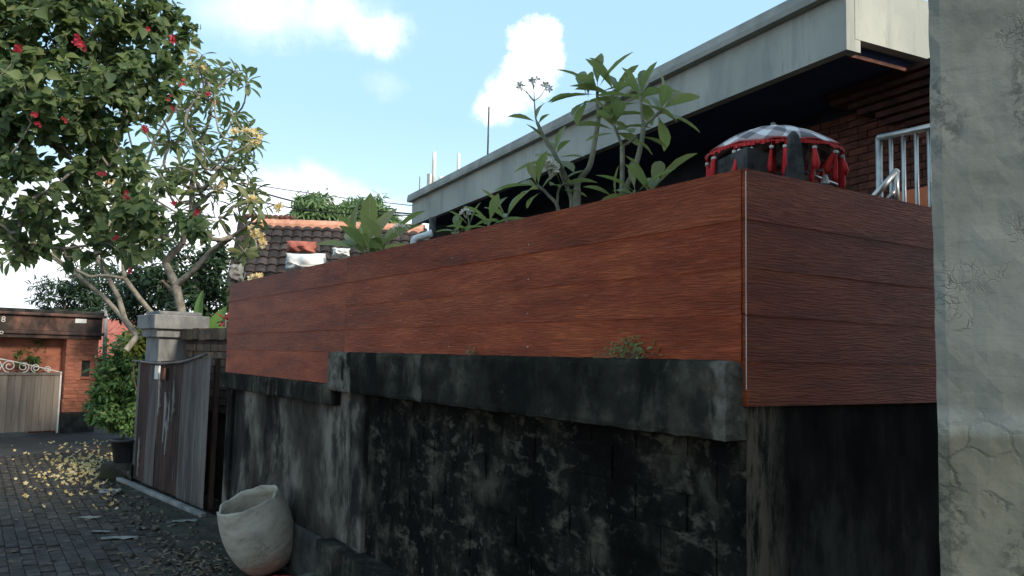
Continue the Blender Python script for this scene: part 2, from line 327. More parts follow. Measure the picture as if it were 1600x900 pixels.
PLASTW=surf('white_plastic',[(.3,(.62,.63,.60)),(.7,(.80,.80,.77))],5,(1,1,1),[((.35,.34,.30),4,(1,1,1),.58,.7,.4)],.5,.3,20,.02)
POTM=None
def potmat():
    m,nt,b,_=newmat('aged_cream_pot'); v=coords(nt,'Object'); z=N(nt,'ShaderNodeSeparateXYZ',{0:v}).outputs[2]
    c=ramp(nt,noise(nt,vmth(nt,'MULTIPLY',v,(1,1,2.2)),5,7,.6),[(.34,(.23,.205,.155)),(.5,(.34,.308,.238)),(.66,(.41,.375,.295))])
    sm=sstep(nt,noise(nt,vmth(nt,'MULTIPLY',v,(1,1,1.6)),7,6,.6,.8),.58,.72); c=mixc(nt,mth(nt,'MULTIPLY',sm,.55),c,(.10,.085,.06))
    vo=N(nt,'ShaderNodeTexVoronoi',{'Vector':vmth(nt,'ADD',v,vmth(nt,'MULTIPLY',N(nt,'ShaderNodeTexNoise',{'Vector':v,'Scale':7.0}).outputs['Color'],(.2,.2,.2))),'Scale':3.2},feature='DISTANCE_TO_EDGE')
    ck=mth(nt,'MULTIPLY',sstep(nt,vo.outputs['Distance'],.022,.005),sstep(nt,noise(nt,v,3,2),.50,.58)); c=mixc(nt,mth(nt,'MULTIPLY',ck,.28),c,(.09,.08,.06))
    rd=mth(nt,'MULTIPLY',sstep(nt,z,.26,.03),sstep(nt,mth(nt,'ADD',noise(nt,v,2.6,4),mth(nt,'MULTIPLY',N(nt,'ShaderNodeSeparateXYZ',{0:v}).outputs[0],.5)),.47,.62)); c=mixc(nt,mth(nt,'MULTIPLY',rd,.55),c,(.40,.075,.05))
    nt.links.new(c,b.inputs['Base Color']); b.inputs['Roughness'].default_value=.75; bump(nt,b,mth(nt,'SUBTRACT',noise(nt,v,18,7),ck),.35,.008); return m
POTM=potmat()
TILE=surf('blackened_clay_tile',[(.3,(.022,.019,.018)),(.7,(.062,.046,.040))],5,(1,1,1),[((.20,.065,.04),2,(1,1,1),.62,.72,.6)],.9,.4,30,.01,True,.6)
RIDGE=surf('orange_ridge_cap',[(.3,(.52,.23,.14)),(.7,(.66,.34,.23))],5,(1,1,1),[((.15,.07,.05),4,(1,1,1),.58,.72,.5)],.85,.3,30,.01,True,.3)
DARKORN=surf('dark_terracotta',[(.3,(.07,.03,.022)),(.7,(.15,.06,.045))],8)
REDROOF=surf('faded_red_roof',[(.3,(.30,.085,.06)),(.7,(.42,.14,.10))],4)
BLACKP=surf('black_plastic',[(.3,(.016,.016,.017)),(.7,(.035,.035,.036))],6,(1,1,1),(),.5,.2)
STEEL=surf('satin_steel',[(.3,(.34,.325,.30)),(.7,(.48,.46,.42))],6,(1,1,1),(),.33,.1,40,.003,False,0,.5,.85)
STONE=surf('dark_andesite',[(.3,(.035,.035,.033)),(.7,(.10,.10,.095))],8,(1,1,1),[((.13,.13,.12),6,(1,1,1),.6,.75,.4)],.9,.6,60,.01)
ORANGE=surf('orange_lit_wall',[(.3,(.50,.14,.065)),(.7,(.60,.19,.09))],3)
BARK=surf('pale_plumeria_bark',[(.3,(.155,.135,.105)),(.7,(.30,.27,.22))],9,(1,1,1),[((.08,.075,.05),6,(1,1,1),.55,.7,.5)],.9,.6,50,.01)
BARK_D=surf('brown_twig_bark',[(.3,(.075,.058,.042)),(.7,(.15,.12,.09))],9)
BARK_Y=surf('green_grey_plumeria_stem',[(.3,(.13,.13,.085)),(.7,(.25,.245,.17))],9,(1,1,1),(),.8,.5,60,.006)
LEAF_H=leafmat('hibiscus_leaf',[(.07,.120,.055),(.115,.175,.075),(.17,.235,.09),(.26,.32,.12)],.5,.48,(.18,.26,.06))
LEAF_P=leafmat('plumeria_leaf',[(.13,.18,.08),(.18,.23,.10),(.24,.28,.12),(.32,.31,.14)],.42,.5,(.15,.22,.05))
LEAF_F=leafmat('frangipani_leaf',[(.17,.22,.08),(.22,.27,.10),(.26,.31,.115),(.34,.31,.13)],.34,.48,(.36,.42,.10),True)
LEAF_M=leafmat('mango_leaf',[(.10,.17,.065),(.14,.22,.085),(.18,.28,.11),(.24,.34,.15)],.4,.35,(.2,.3,.08))
LEAF_D=leafmat('dark_tree_leaf',[(.020,.045,.020),(.032,.065,.027),(.045,.085,.034)],.5,.2,(.07,.13,.03))
LEAF_B=leafmat('hedge_leaf',[(.06,.125,.036),(.09,.175,.048),(.13,.23,.06),(.18,.28,.085)],.45,.25,(.14,.24,.04))
LEAF_Y=leafmat('yellow_green_leaf',[(.14,.19,.035),(.20,.25,.045),(.26,.28,.06)],.5,.3,(.3,.35,.05))
BANANA=leafmat('banana_leaf',[(.12,.22,.05),(.15,.26,.06)],.4,.35,(.25,.40,.08))
REDLEAF=leafmat('red_cordyline_leaf',[(.30,.03,.035),(.42,.06,.06)],.45,.3,(.5,.08,.06))
REDF=leafmat('red_hibiscus_petal',[(.48,.030,.050),(.60,.055,.075)],.6,.3,(.8,.06,.08))
YELF=leafmat('yellow_plumeria_petal',[(.62,.40,.10),(.70,.52,.20),(.76,.66,.40),(.74,.70,.55)],.6,.3,(.9,.75,.3))
WHTF=leafmat('white_frangipani_petal',[(.66,.60,.48),(.74,.70,.60)],.6,.3,(.9,.85,.7))
DRYL=leafmat('dry_leaf_litter',[(.10,.065,.035),(.17,.12,.07),(.26,.21,.14)],.8,0)
PAPER=surf('dirty_paper',[(.3,(.12,.115,.10)),(.7,(.27,.26,.235))],6,(1,1,1),[((.14,.13,.10),8,(1,1,1),.5,.7,.5)],.9,.3)
REDC=surf('red_cloth',[(.3,(.52,.022,.028)),(.7,(.70,.050,.045))],8,(1,1,1),(),.8,.3)
BLACKC=surf('black_cable',[(.3,(.012,.012,.013)),(.7,(.02,.02,.02))],8)
def canopymat():
    m,nt,b,_=newmat('checked_canopy_cloth'); u=N(nt,'ShaderNodeTexCoord').outputs['UV']; s=N(nt,'ShaderNodeSeparateXYZ',{0:u})
    a=mth(nt,'ADD',mth(nt,'MULTIPLY',s.outputs[0],12.0),mth(nt,'MULTIPLY',s.outputs[1],.9)); c_=mth(nt,'SUBTRACT',mth(nt,'MULTIPLY',s.outputs[0],8.0),mth(nt,'MULTIPLY',s.outputs[1],2.2))
    f1=mth(nt,'GREATER_THAN',mth(nt,'FRACT',a),.5); f2=mth(nt,'GREATER_THAN',mth(nt,'FRACT',c_),.5)
    g=mth(nt,'MULTIPLY',mth(nt,'ADD',f1,f2),.5)
    c=ramp(nt,g,[(0,(.10,.09,.095)),(.5,(.42,.33,.32)),(1,(.80,.77,.73))])
    e=mth(nt,'GREATER_THAN',s.outputs[1],.965); c=mixc(nt,e,c,(.45,.03,.03))
    c=mixc(nt,mth(nt,'MULTIPLY',noise(nt,coords(nt,'Object'),25,5),.3),c,(.42,.32,.29))
    nt.links.new(c,b.inputs['Base Color']); b.inputs['Roughness'].default_value=.85; return m
CANOPY=canopymat()

# ---------------------------------------------------------------- leaf templates  (length 1 along +y, face +z)
def leaf_template(stations,fold=.12,curve=.18):
    V=[];Fc=[]
    for (t,w) in stations:
        z=-curve*t*t
        V += [(-w,t,z+fold*w*1.2),(0,t,z),(w,t,z+fold*w*1.2)]
    for i in range(len(stations)-1):
        a=i*3; Fc += [(a,a+1,a+4,a+3),(a+1,a+2,a+5,a+4)]
    return V,Fc
T_PLUM=leaf_template([(0,.006),(.12,.012),(.22,.045),(.45,.125),(.66,.155),(.84,.115),(.95,.045),(1,.003)],.35,.22)
T_HIB=leaf_template([(0,.02),(.10,.01),(.12,.20),(.32,.36),(.55,.32),(.80,.15),(1,.01)],.25,.22)
T_SIMP=leaf_template([(0,.01),(.35,.20),(.7,.17),(1,.01)],.25,.2)
T_LONG=leaf_template([(0,.01),(.35,.11),(.7,.09),(1,.005)],.3,.45)
def template_mesh(name,T,mat):
    me=bpy.data.meshes.new(name); me.from_pydata(T[0],[],T[1]); me.materials.append(mat)
    me.polygons.foreach_set('use_smooth',[True]*len(me.polygons)); me.update(); return me
def petals(n=5,r=1.0,w=.42,cup=.25,twist=.2):
    V=[];Fc=[]
    for k in range(n):
        a=2*math.pi*k/n; ca,sa=math.cos(a),math.sin(a); b=len(V)
        for x,y,z in [(0,0,0),(-w*.8,.55,cup*.6),(-w*.5,.95,cup+twist*.3),(w*.5,1.0,cup-twist*.3),(w*.8,.55,cup*.6-twist*.3)]:
            V.append(((x*ca-y*sa)*r,(x*sa+y*ca)*r,z*r))
        Fc += [(b,b+4,b+1,b+1)] if False else [(b,b+4,b+3,b+2),(b,b+2,b+1,b+1)]
    return V,Fc
def flower_mb(mb,c,axis,r,n=5,cup=.3):
    V,_=petals(n,r,.42,cup); axis=Vector(axis).normalized(); q=axis.to_track_quat('Z','Y').to_matrix()@Matrix.Rotation(random.random()*6,3,'Z')
    vs=[q@Vector(v)+Vector(c) for v in V]; mb.add(vs,[f for k in range(n) for f in [(5*k,5*k+4,5*k+3),(5*k,5*k+3,5*k+2),(5*k,5*k+2,5*k+1)]])
def place_parts(name,me,mats,parent):
    for a in mats:
        o=bpy.data.objects.new(name,me); link(o,parent,mat4(a))
def rdir(n):
    v=rng.normal(size=(n,3)); return v/np.linalg.norm(v,axis=1,keepdims=True)
def grow(starts,tips,steps=4,lift=.25,bias=.3):
    "nodes grown from start polylines to every tip; returns pos, parent"
    P=[];par=[]
    for poly in starts:
        prev=-1
        for q in poly:
            q=Vector(q)
            if prev==-1:
                near=[i for i,pp in enumerate(P) if (pp-q).length<.02]
                if near: prev=near[0]; continue
            P.append(q); par.append(prev); prev=len(P)-1
    base=Vector(starts[0][0]); tipn=[]
    for t in sorted([Vector(t) for t in tips],key=lambda q:(q-base).length):
        best=None;bc=1e9
        for i,q in enumerate(P):
            c=(q-t).length+bias*max(0,(q-base).length-(t-base).length*.9)
            if i<1: c+=9
            if c<bc: bc=c;best=i
        a=P[best]; L=(t-a).length; prev=best
        jit=Vector(rng.normal(size=3))*L*.10
        for k in range(1,steps+1):
            s=k/steps; q=a.lerp(t,s)+Vector((0,0,-lift*L*math.sin(math.pi*s)*.5))+jit*math.sin(math.pi*s)
            P.append(q);par.append(prev);prev=len(P)-1
        tipn.append(prev)
    return P,par,tipn
def branch_mesh(P,par,rtip,power=.45,rmax=.2,n=6):
    cnt=[0]*len(P); ch=[0]*len(P)
    for i in range(len(P)):
        if par[i]>=0: ch[par[i]]+=1
    for i in range(len(P)-1,-1,-1):
        if ch[i]==0: cnt[i]=max(cnt[i],1)
        if par[i]>=0: cnt[par[i]]+=max(cnt[i],1)
    rad=[min(rmax,rtip*(max(c,1)**power)) for c in cnt]; mb=MB()
    for i in range(len(P)):
        if par[i]>=0:
            r0=min(rad[par[i]],rad[i]*1.35); mb.tube([P[par[i]],P[i]],[r0,rad[i]],n,False)
    return mb,rad
def inview(P,mx=40):
    d=np.array(P)-np.array([0,0,EYE]); k=d@np.array(FW); x=800+FPX*(d@np.array(RT))/k; y=450-FPX*(d@np.array(UP))/k
    return (k>.1)&(x>-mx)&(x<1600+mx)&(y>-mx)&(y<900+mx)

# ================================================================ SETTING
Cn=Vector((.84,2.87,0)); An=Vector((-3.0,8.56,0)); uu=(An-Cn).normalized(); nn=Vector((-uu.y,uu.x,0)); LW=(An-Cn).length
if (Vector((0,0,0))-Cn).dot(nn)<0: nn=-nn
vv=Vector((.842,.539,0)).normalized(); vn=Vector((vv.y,-vv.x,0))
def Wp(s,o,z): return Cn+uu*s+nn*o+Vector((0,0,z))
Z=Vector((0,0,1))
g=MB().abox(-400,400,-60,900,-.5,-.05).build('ground',EARTH); struct(g)
# street: paved lane; asphalt further out
road=MB().prism([(-30,-6),(2.0,-6),(.7,2.5),(-3.3,8.9),(-5.4,11.6),(-8.6,17.9),(-10.3,15.7),(-30,8)],-.06,-.012).build('street',JOINT); struct(road)
asph=MB().prism([(-30,8.02),(-10.3,15.72),(-8.6,17.92),(-7.0,16.2),(-6.6,14.4),(-8.5,12.9),(-12,9),(-30,-5)],-.06,-.002).build('asphalt_lane',ASPH); struct(asph)
# pavers
pm=MB().box((-.098,-.048,-.03),(.196,0,0),(0,.096,0),(0,0,.03)).mesh('paver',PAVER)
sites=[]
ang=math.atan2(uu.y,uu.x); ca,sa=math.cos(ang),math.sin(ang)
for i in range(-6,52):
    for j in range(-70,44):
        lx=i*.204+(j%2)*.102; ly=j*.104
        x=-2.2+lx*ca-ly*sa; y=4.6+lx*sa+ly*ca
        dW=(Vector((x,y,0))-Cn).dot(nn)
        if dW<.62 or y<3.6 or y>13.4 or x<-10: continue
        if y>12.9+ (x+8.5)*.8 and x<-6.4: continue
        if not inview([(x,y,0)],30)[0]: continue
        sites.append((x,y))
sites.sort(key=lambda q:q[0]**2+q[1]**2)
def paver_mats(ss):
    n=len(ss); P=np.array([(x,y,0) for x,y in ss]); P[:,2]=rng.normal(0,.004,n)
    d=np.tile([[-sa,ca,0]],(n,1))+rng.normal(0,.012,(n,3)); return frames(P,d,np.tile([[0,0,1.]],(n,1))+rng.normal(0,.012,(n,3))*1.6,np.ones(n))
place_parts('paver',pm,paver_mats(sites[:300]),road)
bv=[tuple(v.co) for v in pm.vertices]; bf=[tuple(q.vertices) for q in pm.polygons]
if len(sites)>300:
    o=bpy.data.objects.new('far_pavers',scatter_mesh('far_pavers',bv,bf,paver_mats(sites[300:]),PAVER)); link(o,road); stuff(o)
# mossy concrete apron along the wall and the sheet gate
ap=MB().prism([tuple(Wp(-.5,.60,0)[:2]),tuple(Wp(LW,.60,0)[:2]),(-5.7,11.55),(-5.35,11.75),tuple(Wp(LW,-.05,0)[:2]),tuple(Wp(-.5,-.05,0)[:2])],-.06,.004).build('apron',MOSSCON); struct(ap)
terr=MB().prism([tuple(Wp(.1,-.16,0)[:2]),tuple(Wp(LW-.1,-.16,0)[:2]),(-1.4,15.5),(5.5,19),(9,8),tuple((Cn+vv*4.4-vn*.16)[:2])],-.1,2.33).build('terrace',EARTH); struct(terr)

# ---------------- garden wall
gw=empty('garden_wall',Wp(LW/2,0,0),'long stained concrete wall clad on top with reddish brown wood-grain boards','wall')
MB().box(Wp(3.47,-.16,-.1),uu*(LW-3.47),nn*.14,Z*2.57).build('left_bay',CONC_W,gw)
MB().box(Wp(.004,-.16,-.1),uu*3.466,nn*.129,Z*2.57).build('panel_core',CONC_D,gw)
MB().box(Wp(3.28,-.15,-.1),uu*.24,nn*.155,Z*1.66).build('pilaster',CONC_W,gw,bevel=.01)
MB().box(Wp(LW-.24,-.15,-.1),uu*.20,nn*.16,Z*1.64).build('pilaster',CONC_W,gw,bevel=.012)
# corner pier and return wall
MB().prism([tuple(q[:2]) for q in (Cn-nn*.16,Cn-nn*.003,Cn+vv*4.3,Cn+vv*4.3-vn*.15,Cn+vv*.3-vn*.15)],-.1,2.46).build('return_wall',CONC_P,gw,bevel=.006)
# blockwork panel under the ledge
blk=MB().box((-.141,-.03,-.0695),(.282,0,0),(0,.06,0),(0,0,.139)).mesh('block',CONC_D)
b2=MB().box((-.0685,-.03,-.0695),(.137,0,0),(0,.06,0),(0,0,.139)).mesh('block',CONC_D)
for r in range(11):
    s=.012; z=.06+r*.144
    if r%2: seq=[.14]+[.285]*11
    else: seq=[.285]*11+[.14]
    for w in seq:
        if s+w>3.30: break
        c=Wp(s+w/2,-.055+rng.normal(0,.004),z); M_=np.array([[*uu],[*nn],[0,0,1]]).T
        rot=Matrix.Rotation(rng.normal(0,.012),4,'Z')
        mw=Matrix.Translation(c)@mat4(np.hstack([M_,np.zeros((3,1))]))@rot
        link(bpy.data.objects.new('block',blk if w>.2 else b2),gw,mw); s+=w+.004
# ledges with worn, uneven faces
def rough_box(o,x,y,z,nx,ny,nz,amp,mat,name,parent):
    "subdivided box with noise-displaced skin"
    import bmesh
    bm=bmesh.new(); bmesh.ops.create_cube(bm,size=1.0)
    X,Y_,Z_=Vector(x),Vector(y),Vector(z)
    bmesh.ops.subdivide_edges(bm,edges=[e for e in bm.edges if abs((e.verts[0].co-e.verts[1].co).x)>.5],cuts=nx,use_grid_fill=True)
    bmesh.ops.subdivide_edges(bm,edges=[e for e in bm.edges if abs((e.verts[0].co-e.verts[1].co).z)>.5],cuts=nz,use_grid_fill=True)
    if ny: bmesh.ops.subdivide_edges(bm,edges=[e for e in bm.edges if abs((e.verts[0].co-e.verts[1].co).y)>.5],cuts=ny,use_grid_fill=True)
    from mathutils import noise as mn
    for v in bm.verts:
        q=Vector(o)+X*(v.co.x+.5)+Y_*(v.co.y+.5)+Z_*(v.co.z+.5)
        d=mn.noise_vector(q*5)*amp*.35+mn.noise_vector(q*21)*amp*.6
        edge=sum(abs(abs(a)-.5)<1e-4 for a in v.co)
        cen=Vector(o)+(X+Y_+Z_)*.5
        if edge>=2:
            pull=Vector((0,0,0))
            for ax,a in ((X,v.co.x),(Y_,v.co.y),(Z_,v.co.z)):
                if abs(abs(a)-.5)<1e-4: pull-=ax.normalized()*math.copysign(1,a)
            q+=pull*amp*.9*(.6+abs(mn.noise(q*9)))
        v.co=q+d
    bmesh.ops.recalc_face_normals(bm,faces=bm.faces)
    me=bpy.data.meshes.new(name); bm.to_mesh(me); bm.free(); me.materials.append(mat)
    ob=bpy.data.objects.new(name,me); link(ob,parent); return ob
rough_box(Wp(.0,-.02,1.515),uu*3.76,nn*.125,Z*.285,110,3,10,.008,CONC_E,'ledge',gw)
rough_box(Wp(3.765,-.02,1.40),uu*(LW-3.76+.06),nn*.085,Z*.16,70,2,6,.007,CONC_L,'ledge',gw)
# plinth steps at the foot of the wall
rough_box(Wp(-.2,-.03,0),uu*4.0,nn*.15,Z*.44,60,1,8,.005,CONC_L,'plinth_step',gw)
rough_box(Wp(-.2,.115,-.03),uu*4.0,nn*.14,Z*.25,60,1,5,.005,CONC_L,'plinth_step',gw)
rough_box(Wp(3.8,-.03,-.05),uu*2.3,nn*.06,Z*.45,40,1,6,.012,BLACKMOSS,'mossy_footing',gw)
# boards: lapped rows, long face then return face
SEAM=[1.64,1.80,1.965,2.135,2.31,2.49]
def board(p0,d,nrm,L,z0,z1,proud=.0):
    h=z1-z0+.006; vs=[(0,-.006,0),(L,-.006,0),(L,-.003,h),(0,-.003,h),(0,.0185+proud,0),(L,.0185+proud,0),(L,.0160+proud,h),(0,.0160+proud,h)]
    mb=MB().add(vs,[(0,1,2,3),(4,7,6,5),(0,4,5,1),(3,2,6,7),(1,5,6,2),(0,3,7,4)])
    M_=np.array([[*d],[*nrm],[0,0,1]]).T
    mw=Matrix.Translation(Vector(p0)+Z*z0)@mat4(np.hstack([M_,np.zeros((3,1))]))
    o=mb.build('plank',WOOD,gw,mw=mw); return o
cuts=[[2.76,3.648],[3.646],[3.650],[3.645],[3.649]]
for r in range(5):
    z0=SEAM[r]; z1=SEAM[r+1]; e=[.0]+cuts[r]+[LW+.03]
    for a,b in zip(e[:-1],e[1:]):
        board(Wp(a+.0012,.002+.0008*((r*7+int(b))%3),0),uu,nn,b-a-.0024,z0 if not(r==0 and a>3) else 1.56,z1,.0015*rng.random())
    # (the lowest row of the far bay drops to the lower ledge)
for r in range(5):
    board(Cn+vv*-.0155+vn*.0025,vv,vn,4.22,SEAM[r],SEAM[r+1],.0015*rng.random())
MB().box(Cn+nn*.0175+vn*.0195+Z*1.965,nn*.0032,vn*.0016,Z*.52).build('corner_trim',WHITEM,gw); MB().box(Cn+nn*.0175+vn*.0195+Z*1.70,nn*.0026,vn*.0014,Z*.26).build('corner_trim',PLASTW,gw)
MB().box(Wp(-.01,-.14,2.478),uu*(LW+.02),nn*.13,Z*.014).build('capping',CONC_D,gw)

scm=MB().lathe([(.0,.0015),(.0035,.0012),(.0042,0)],(0,0,0),8).mesh('screw',STEEL,True)
qn=nn.to_track_quat('Z','Y').to_matrix().to_4x4()
for s_ in (1.32,1.33,2.1,2.75,4.6,5.5,6.3):
    for r in range(5):
        if rng.random()<.8: link(bpy.data.objects.new('screw',scm),gw,Matrix.Translation(Wp(s_+rng.normal(0,.006),.0215,SEAM[r]+.045))@qn)
# ---------------- right-hand rendered pillar, plus an unseen wall added to block sun and sky
pw=empty('rendered_pillar',(1.3,1.75,0),'tall cracked grey-green cement pillar filling the right edge','pillar')
P0=at(1460,560,1.62)
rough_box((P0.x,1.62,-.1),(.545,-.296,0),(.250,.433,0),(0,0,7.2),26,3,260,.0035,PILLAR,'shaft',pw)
MB().abox(P0.x+.42,6.4,1.66,1.95,-.1,7.0).build('unseen_shade_wall',PILLAR,pw)

# ---------------- house behind the planter
Fo=Vector((2.524,5.953,0)); hh=Vector((-.4432,.8964,0)); ki=Vector((.8964,.4432,0)); HL=10.04
def Hp(s,i,z): return Fo+hh*s+ki*i+Vector((0,0,z))
hs=empty('flat_roofed_house',Hp(5,2,0),'flat roofed house with deep grey fascia and dark overhanging eaves','house')
fe=[0,2.35,4.9,7.3,HL]
for k in range(4): MB().box(Hp(fe[k]+.002*(k>0),.0012*(k%2),4.2+.003*(k%2)),hh*(fe[k+1]-fe[k]-.004),ki*.09,Z*.449).build('fascia_panel',FASCIA,hs)
cop=MB(); prof=[(-.085,4.652),(-.09,4.70),(-.075,4.785),(.0,4.80),(.30,4.81),(.30,4.652)]
vs=[Hp(.0,i,z) for i,z in prof]+[Hp(HL+.05,i,z) for i,z in prof]; k=len(prof)
cop.add(vs,[tuple(range(k)),tuple(range(2*k-1,k-1,-1))]+[(i,k+i,k+(i+1)%k,(i+1)%k) for i in range(k)]).build('coping',COPING,hs)
MB().box(Hp(-.003,.092,4.30),ki*3.4,hh*.09,Z*.492).box(Hp(.0,.092,4.2),ki*.06,hh*.09,Z*.1).build('end_fascia',FASCIA,hs)
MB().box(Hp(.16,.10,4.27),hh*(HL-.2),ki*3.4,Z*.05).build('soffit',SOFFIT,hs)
MB().box(Hp(.10,.16,4.205),hh*.025,ki*1.8,Z*.03).build('drip_strip',DARKORN,hs)
MB().box(Hp(.3,.3,4.66),hh*(HL-.4),ki*4.5,Z*.10).build('roof_slab',COPING,hs)
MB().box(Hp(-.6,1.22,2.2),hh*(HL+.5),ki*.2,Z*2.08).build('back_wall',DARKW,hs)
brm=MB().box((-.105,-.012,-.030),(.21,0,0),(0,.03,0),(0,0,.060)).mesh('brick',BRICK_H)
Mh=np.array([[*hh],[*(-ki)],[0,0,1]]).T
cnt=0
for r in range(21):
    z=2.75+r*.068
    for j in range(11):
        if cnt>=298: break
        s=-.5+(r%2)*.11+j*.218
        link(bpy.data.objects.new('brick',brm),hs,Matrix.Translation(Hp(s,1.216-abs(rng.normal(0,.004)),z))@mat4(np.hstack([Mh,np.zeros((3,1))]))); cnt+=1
for k in range(7):   # stepped brick cornice
    w=.05+.055*k; z=3.86+k*.058
    MB().box(Hp(-.55,1.205-w,z),hh*(.95+.10*k+.05*(k%2)),ki*w,Z*.050).build('cornice_course',BRICK_C,hs)
MB().box(Hp(-.6,1.15,2.2),hh*1.05,ki*.06,Z*1.10).build('orange_lit_panel',ORANGE,hs)  # orange light on the house wall, put into a coloured panel
MB().box(Hp(HL-.1,.35,2.0),hh*.1,ki*3,Z*2.28).build('far_end_wall',CONC_G,hs)
# little concrete stubs and rods on the roof
def stub(px,p0,p1,s,inn,r,name,label,cat,mat,group=None):
    c=Hp(s,inn,0); 
    d=ray(px,(p0+p1)/2); Y=c.y; a=at(px,p0,Y); b=at(px,p1,Y)
    mb=MB(); pts=[Vector((a.x,Y,4.74)),Vector((a.x,Y,(4.74+a.z)/2)),Vector((a.x,Y,a.z))]
    mb.tube(pts,[r,r*.97,r*.95],10); o=mb.build(name,mat,None,True); tag(o,label,cat,group)
    return o
st1=stub(679,238,280,9.0,.55,.038,'concrete_post','tallest pale post standing on the far end of the flat roof','post',WHITEM,'posts on the roof')
stub(717,240,268,8.2,.6,.030,'concrete_post','slim pale post on the flat roof, right of the taller post','post',WHITEM,'posts on the roof')
stub(671,272,285,9.2,.5,.045,'concrete_post','short stub post left of the tallest roof post','post',WHITEM,'posts on the roof')
stub(689,276,285,8.8,.5,.045,'concrete_post','shortest stub post just right of the tallest roof post','post',WHITEM,'posts on the roof')
stub(656,276,295,9.6,.3,.008,'steel_rod','thin rod at the far corner of the flat roof','rod',STONE)
stub(764,167,240,7.0,.5,.014,'antenna_rod','tall thin dark rod rising alone from the flat roof','rod',STONE)
# drain pipe elbow under the far eaves
pp=empty('drain_pipe',at(650,385,13.2),'white plastic drain elbow beside the far end of the eaves','pipe')
MB().tube(cr([at(672,366,13.2),at(660,369,13.2),at(649,373,13.2),at(646,380,13.2),at(646,392,13.2)],5),.055,12).build('elbow',PLASTW,pp,True)
MB().tube([at(676,364.5,13.2),at(668,367,13.2)],.068,12).build('collar',PLASTW,pp,True)
MB().tube([at(676,340,13.3),at(676,400,13.3)],.06,12).build('downpipe',STONE,pp,True)
# stainless stair railing on the terrace
zr=at(1372,216,5.6).z; rp0=at(1372,216,5.6); rp1=gz(1530,183,zr)
rl=empty('stair_railing',(rp0.x,rp0.y,2.33),'stainless steel railing with upright bars beside the grey pillar','railing')
MB().tube([rp0,rp1],.026,10).build('top_rail',STEEL,rl,True)
dl=(rp1-rp0); Lr=dl.length
for i,px in enumerate((1373,1391.5,1411,1431,1451,1472)):
    lo,hi_=0,1
    for _ in range(30):
        t=(lo+hi_)/2; q=rp0+dl*t; d=q-Vector((0,0,EYE)); x=800+FPX*d.dot(RT)/d.dot(FW)
        if x<px: lo=t
        else: hi_=t
    q=rp0+dl*t; MB().tube([(q.x,q.y,2.3),(q.x,q.y,q.z)],.024 if i==0 else .015,10).build('bar',STEEL,rl,True)
rb=empty('lower_handrail',(at(1400,300,5.2).x,5.2,2.33),'short slanting steel handrail in front of the upright bars','handrail')
MB().tube([at(1358,316,5.2),at(1402,266,5.2)],.022,10).build('rail',STEEL,rb,True)
MB().tube([at(1385,314,5.2),at(1401,294,5.2)],.016,10).build('rail',STEEL,rb,True)
MB().tube([at(1400,330,5.2),at(1400,267,5.2)],.022,10).build('post',STEEL,rb,True)

# ================================================================ LEFT SIDE STRUCTURES
# corrugated sheet gate leaf
D0=Vector((-5.12,11.08,0)); D1=Vector((-3.31,9.05,0)); dd=(D1-D0).normalized(); dn=Vector((dd.y,-dd.x,0)); DL=(D1-D0).length
if dn.dot(-D0)<0: dn=-dn
sg=empty('sheet_metal_gate',(D0+D1)/2,'tall patched gate of rusty maroon and grey metal sheets','gate')
def sheet(a,b,mat,z0,z1a,z1b,off,corr=0,name='sheet'):
    n=max(2,int((b-a)/.02)); mb=MB(); vs=[]
    for side in (0,1):
        for i in range(n+1):
            s=a+(b-a)*i/n; w=corr*math.sin(s*2*math.pi/.076)+.006*math.sin(s*5+off*90)
            q=D0+dd*s+dn*(off+w-side*.004); zt=lerp(z1a,z1b,(s-a)/(b-a))
            vs+=[q+Z*z0,q+Z*zt]
    m2=2*(n+1); fs=[]
    for i in range(n):
        x=2*i; fs+=[(x,x+2,x+3,x+1),(m2+x,m2+x+1,m2+x+3,m2+x+2),(x+1,x+3,m2+x+3,m2+x+1),(x,m2+x,m2+x+2,x+2)]
    fs+=[(0,1,m2+1,m2),(2*n,m2+2*n,m2+2*n+1,2*n+1)]
    mb.add(vs,fs).build(name,mat,sg)
def zt(s): return 1.60+.09*s/DL
sheet(.0,.16,ZINC,.03,zt(0),zt(.16),.0,.004)
sheet(.14,.55,RUSTR,.04,zt(.14),zt(.55),.012,.006)
sheet(.53,.92,ZINC,.03,zt(.53),zt(.92),.020,.004)
sheet(.90,1.42,RUSTR,.02,zt(.9),zt(1.42),.010,.008)
sheet(1.40,1.80,RUSTR,.03,zt(1.4),zt(1.8),.022,.008)
sheet(1.78,2.45,ZINC,.02,zt(1.78),zt(2.45),.030,.009)
sheet(2.43,2.66,ZINC,.02,zt(2.43)+.01,zt(2.66)+.03,.045,.003)
for (s0,z0,w,h,o_) in [(1.20,.62,.07,.62,.030),(1.30,.48,.05,.40,.030),(1.36,.80,.035,.45,.030),(.98,.95,.05,.45,.030),(.30,.10,.05,.5,.032),(1.52,.9,.03,.5,.042)]:
    pts=[];n_=9
    for k in range(n_): pts.append((s0+rng.normal(0,.008),z0+h*k/(n_-1)))
    for k in range(n_-1,-1,-1): pts.append((s0+w*math.sin(.4+2.4*k/(n_-1))+rng.normal(0,.010),z0+h*k/(n_-1)+rng.normal(0,.012)))
    vs=[D0+dd*a+dn*o_+Z*b for a,b in pts]+[D0+dd*a+dn*(o_-.025)+Z*b for a,b in pts]; m_=len(pts)
    MB().add(vs,[tuple(range(m_)),tuple(range(2*m_-1,m_-1,-1))]+[(k,m_+k,m_+(k+1)%m_,(k+1)%m_) for k in range(m_)]).build('peeled_patch',ZINC_P,sg)
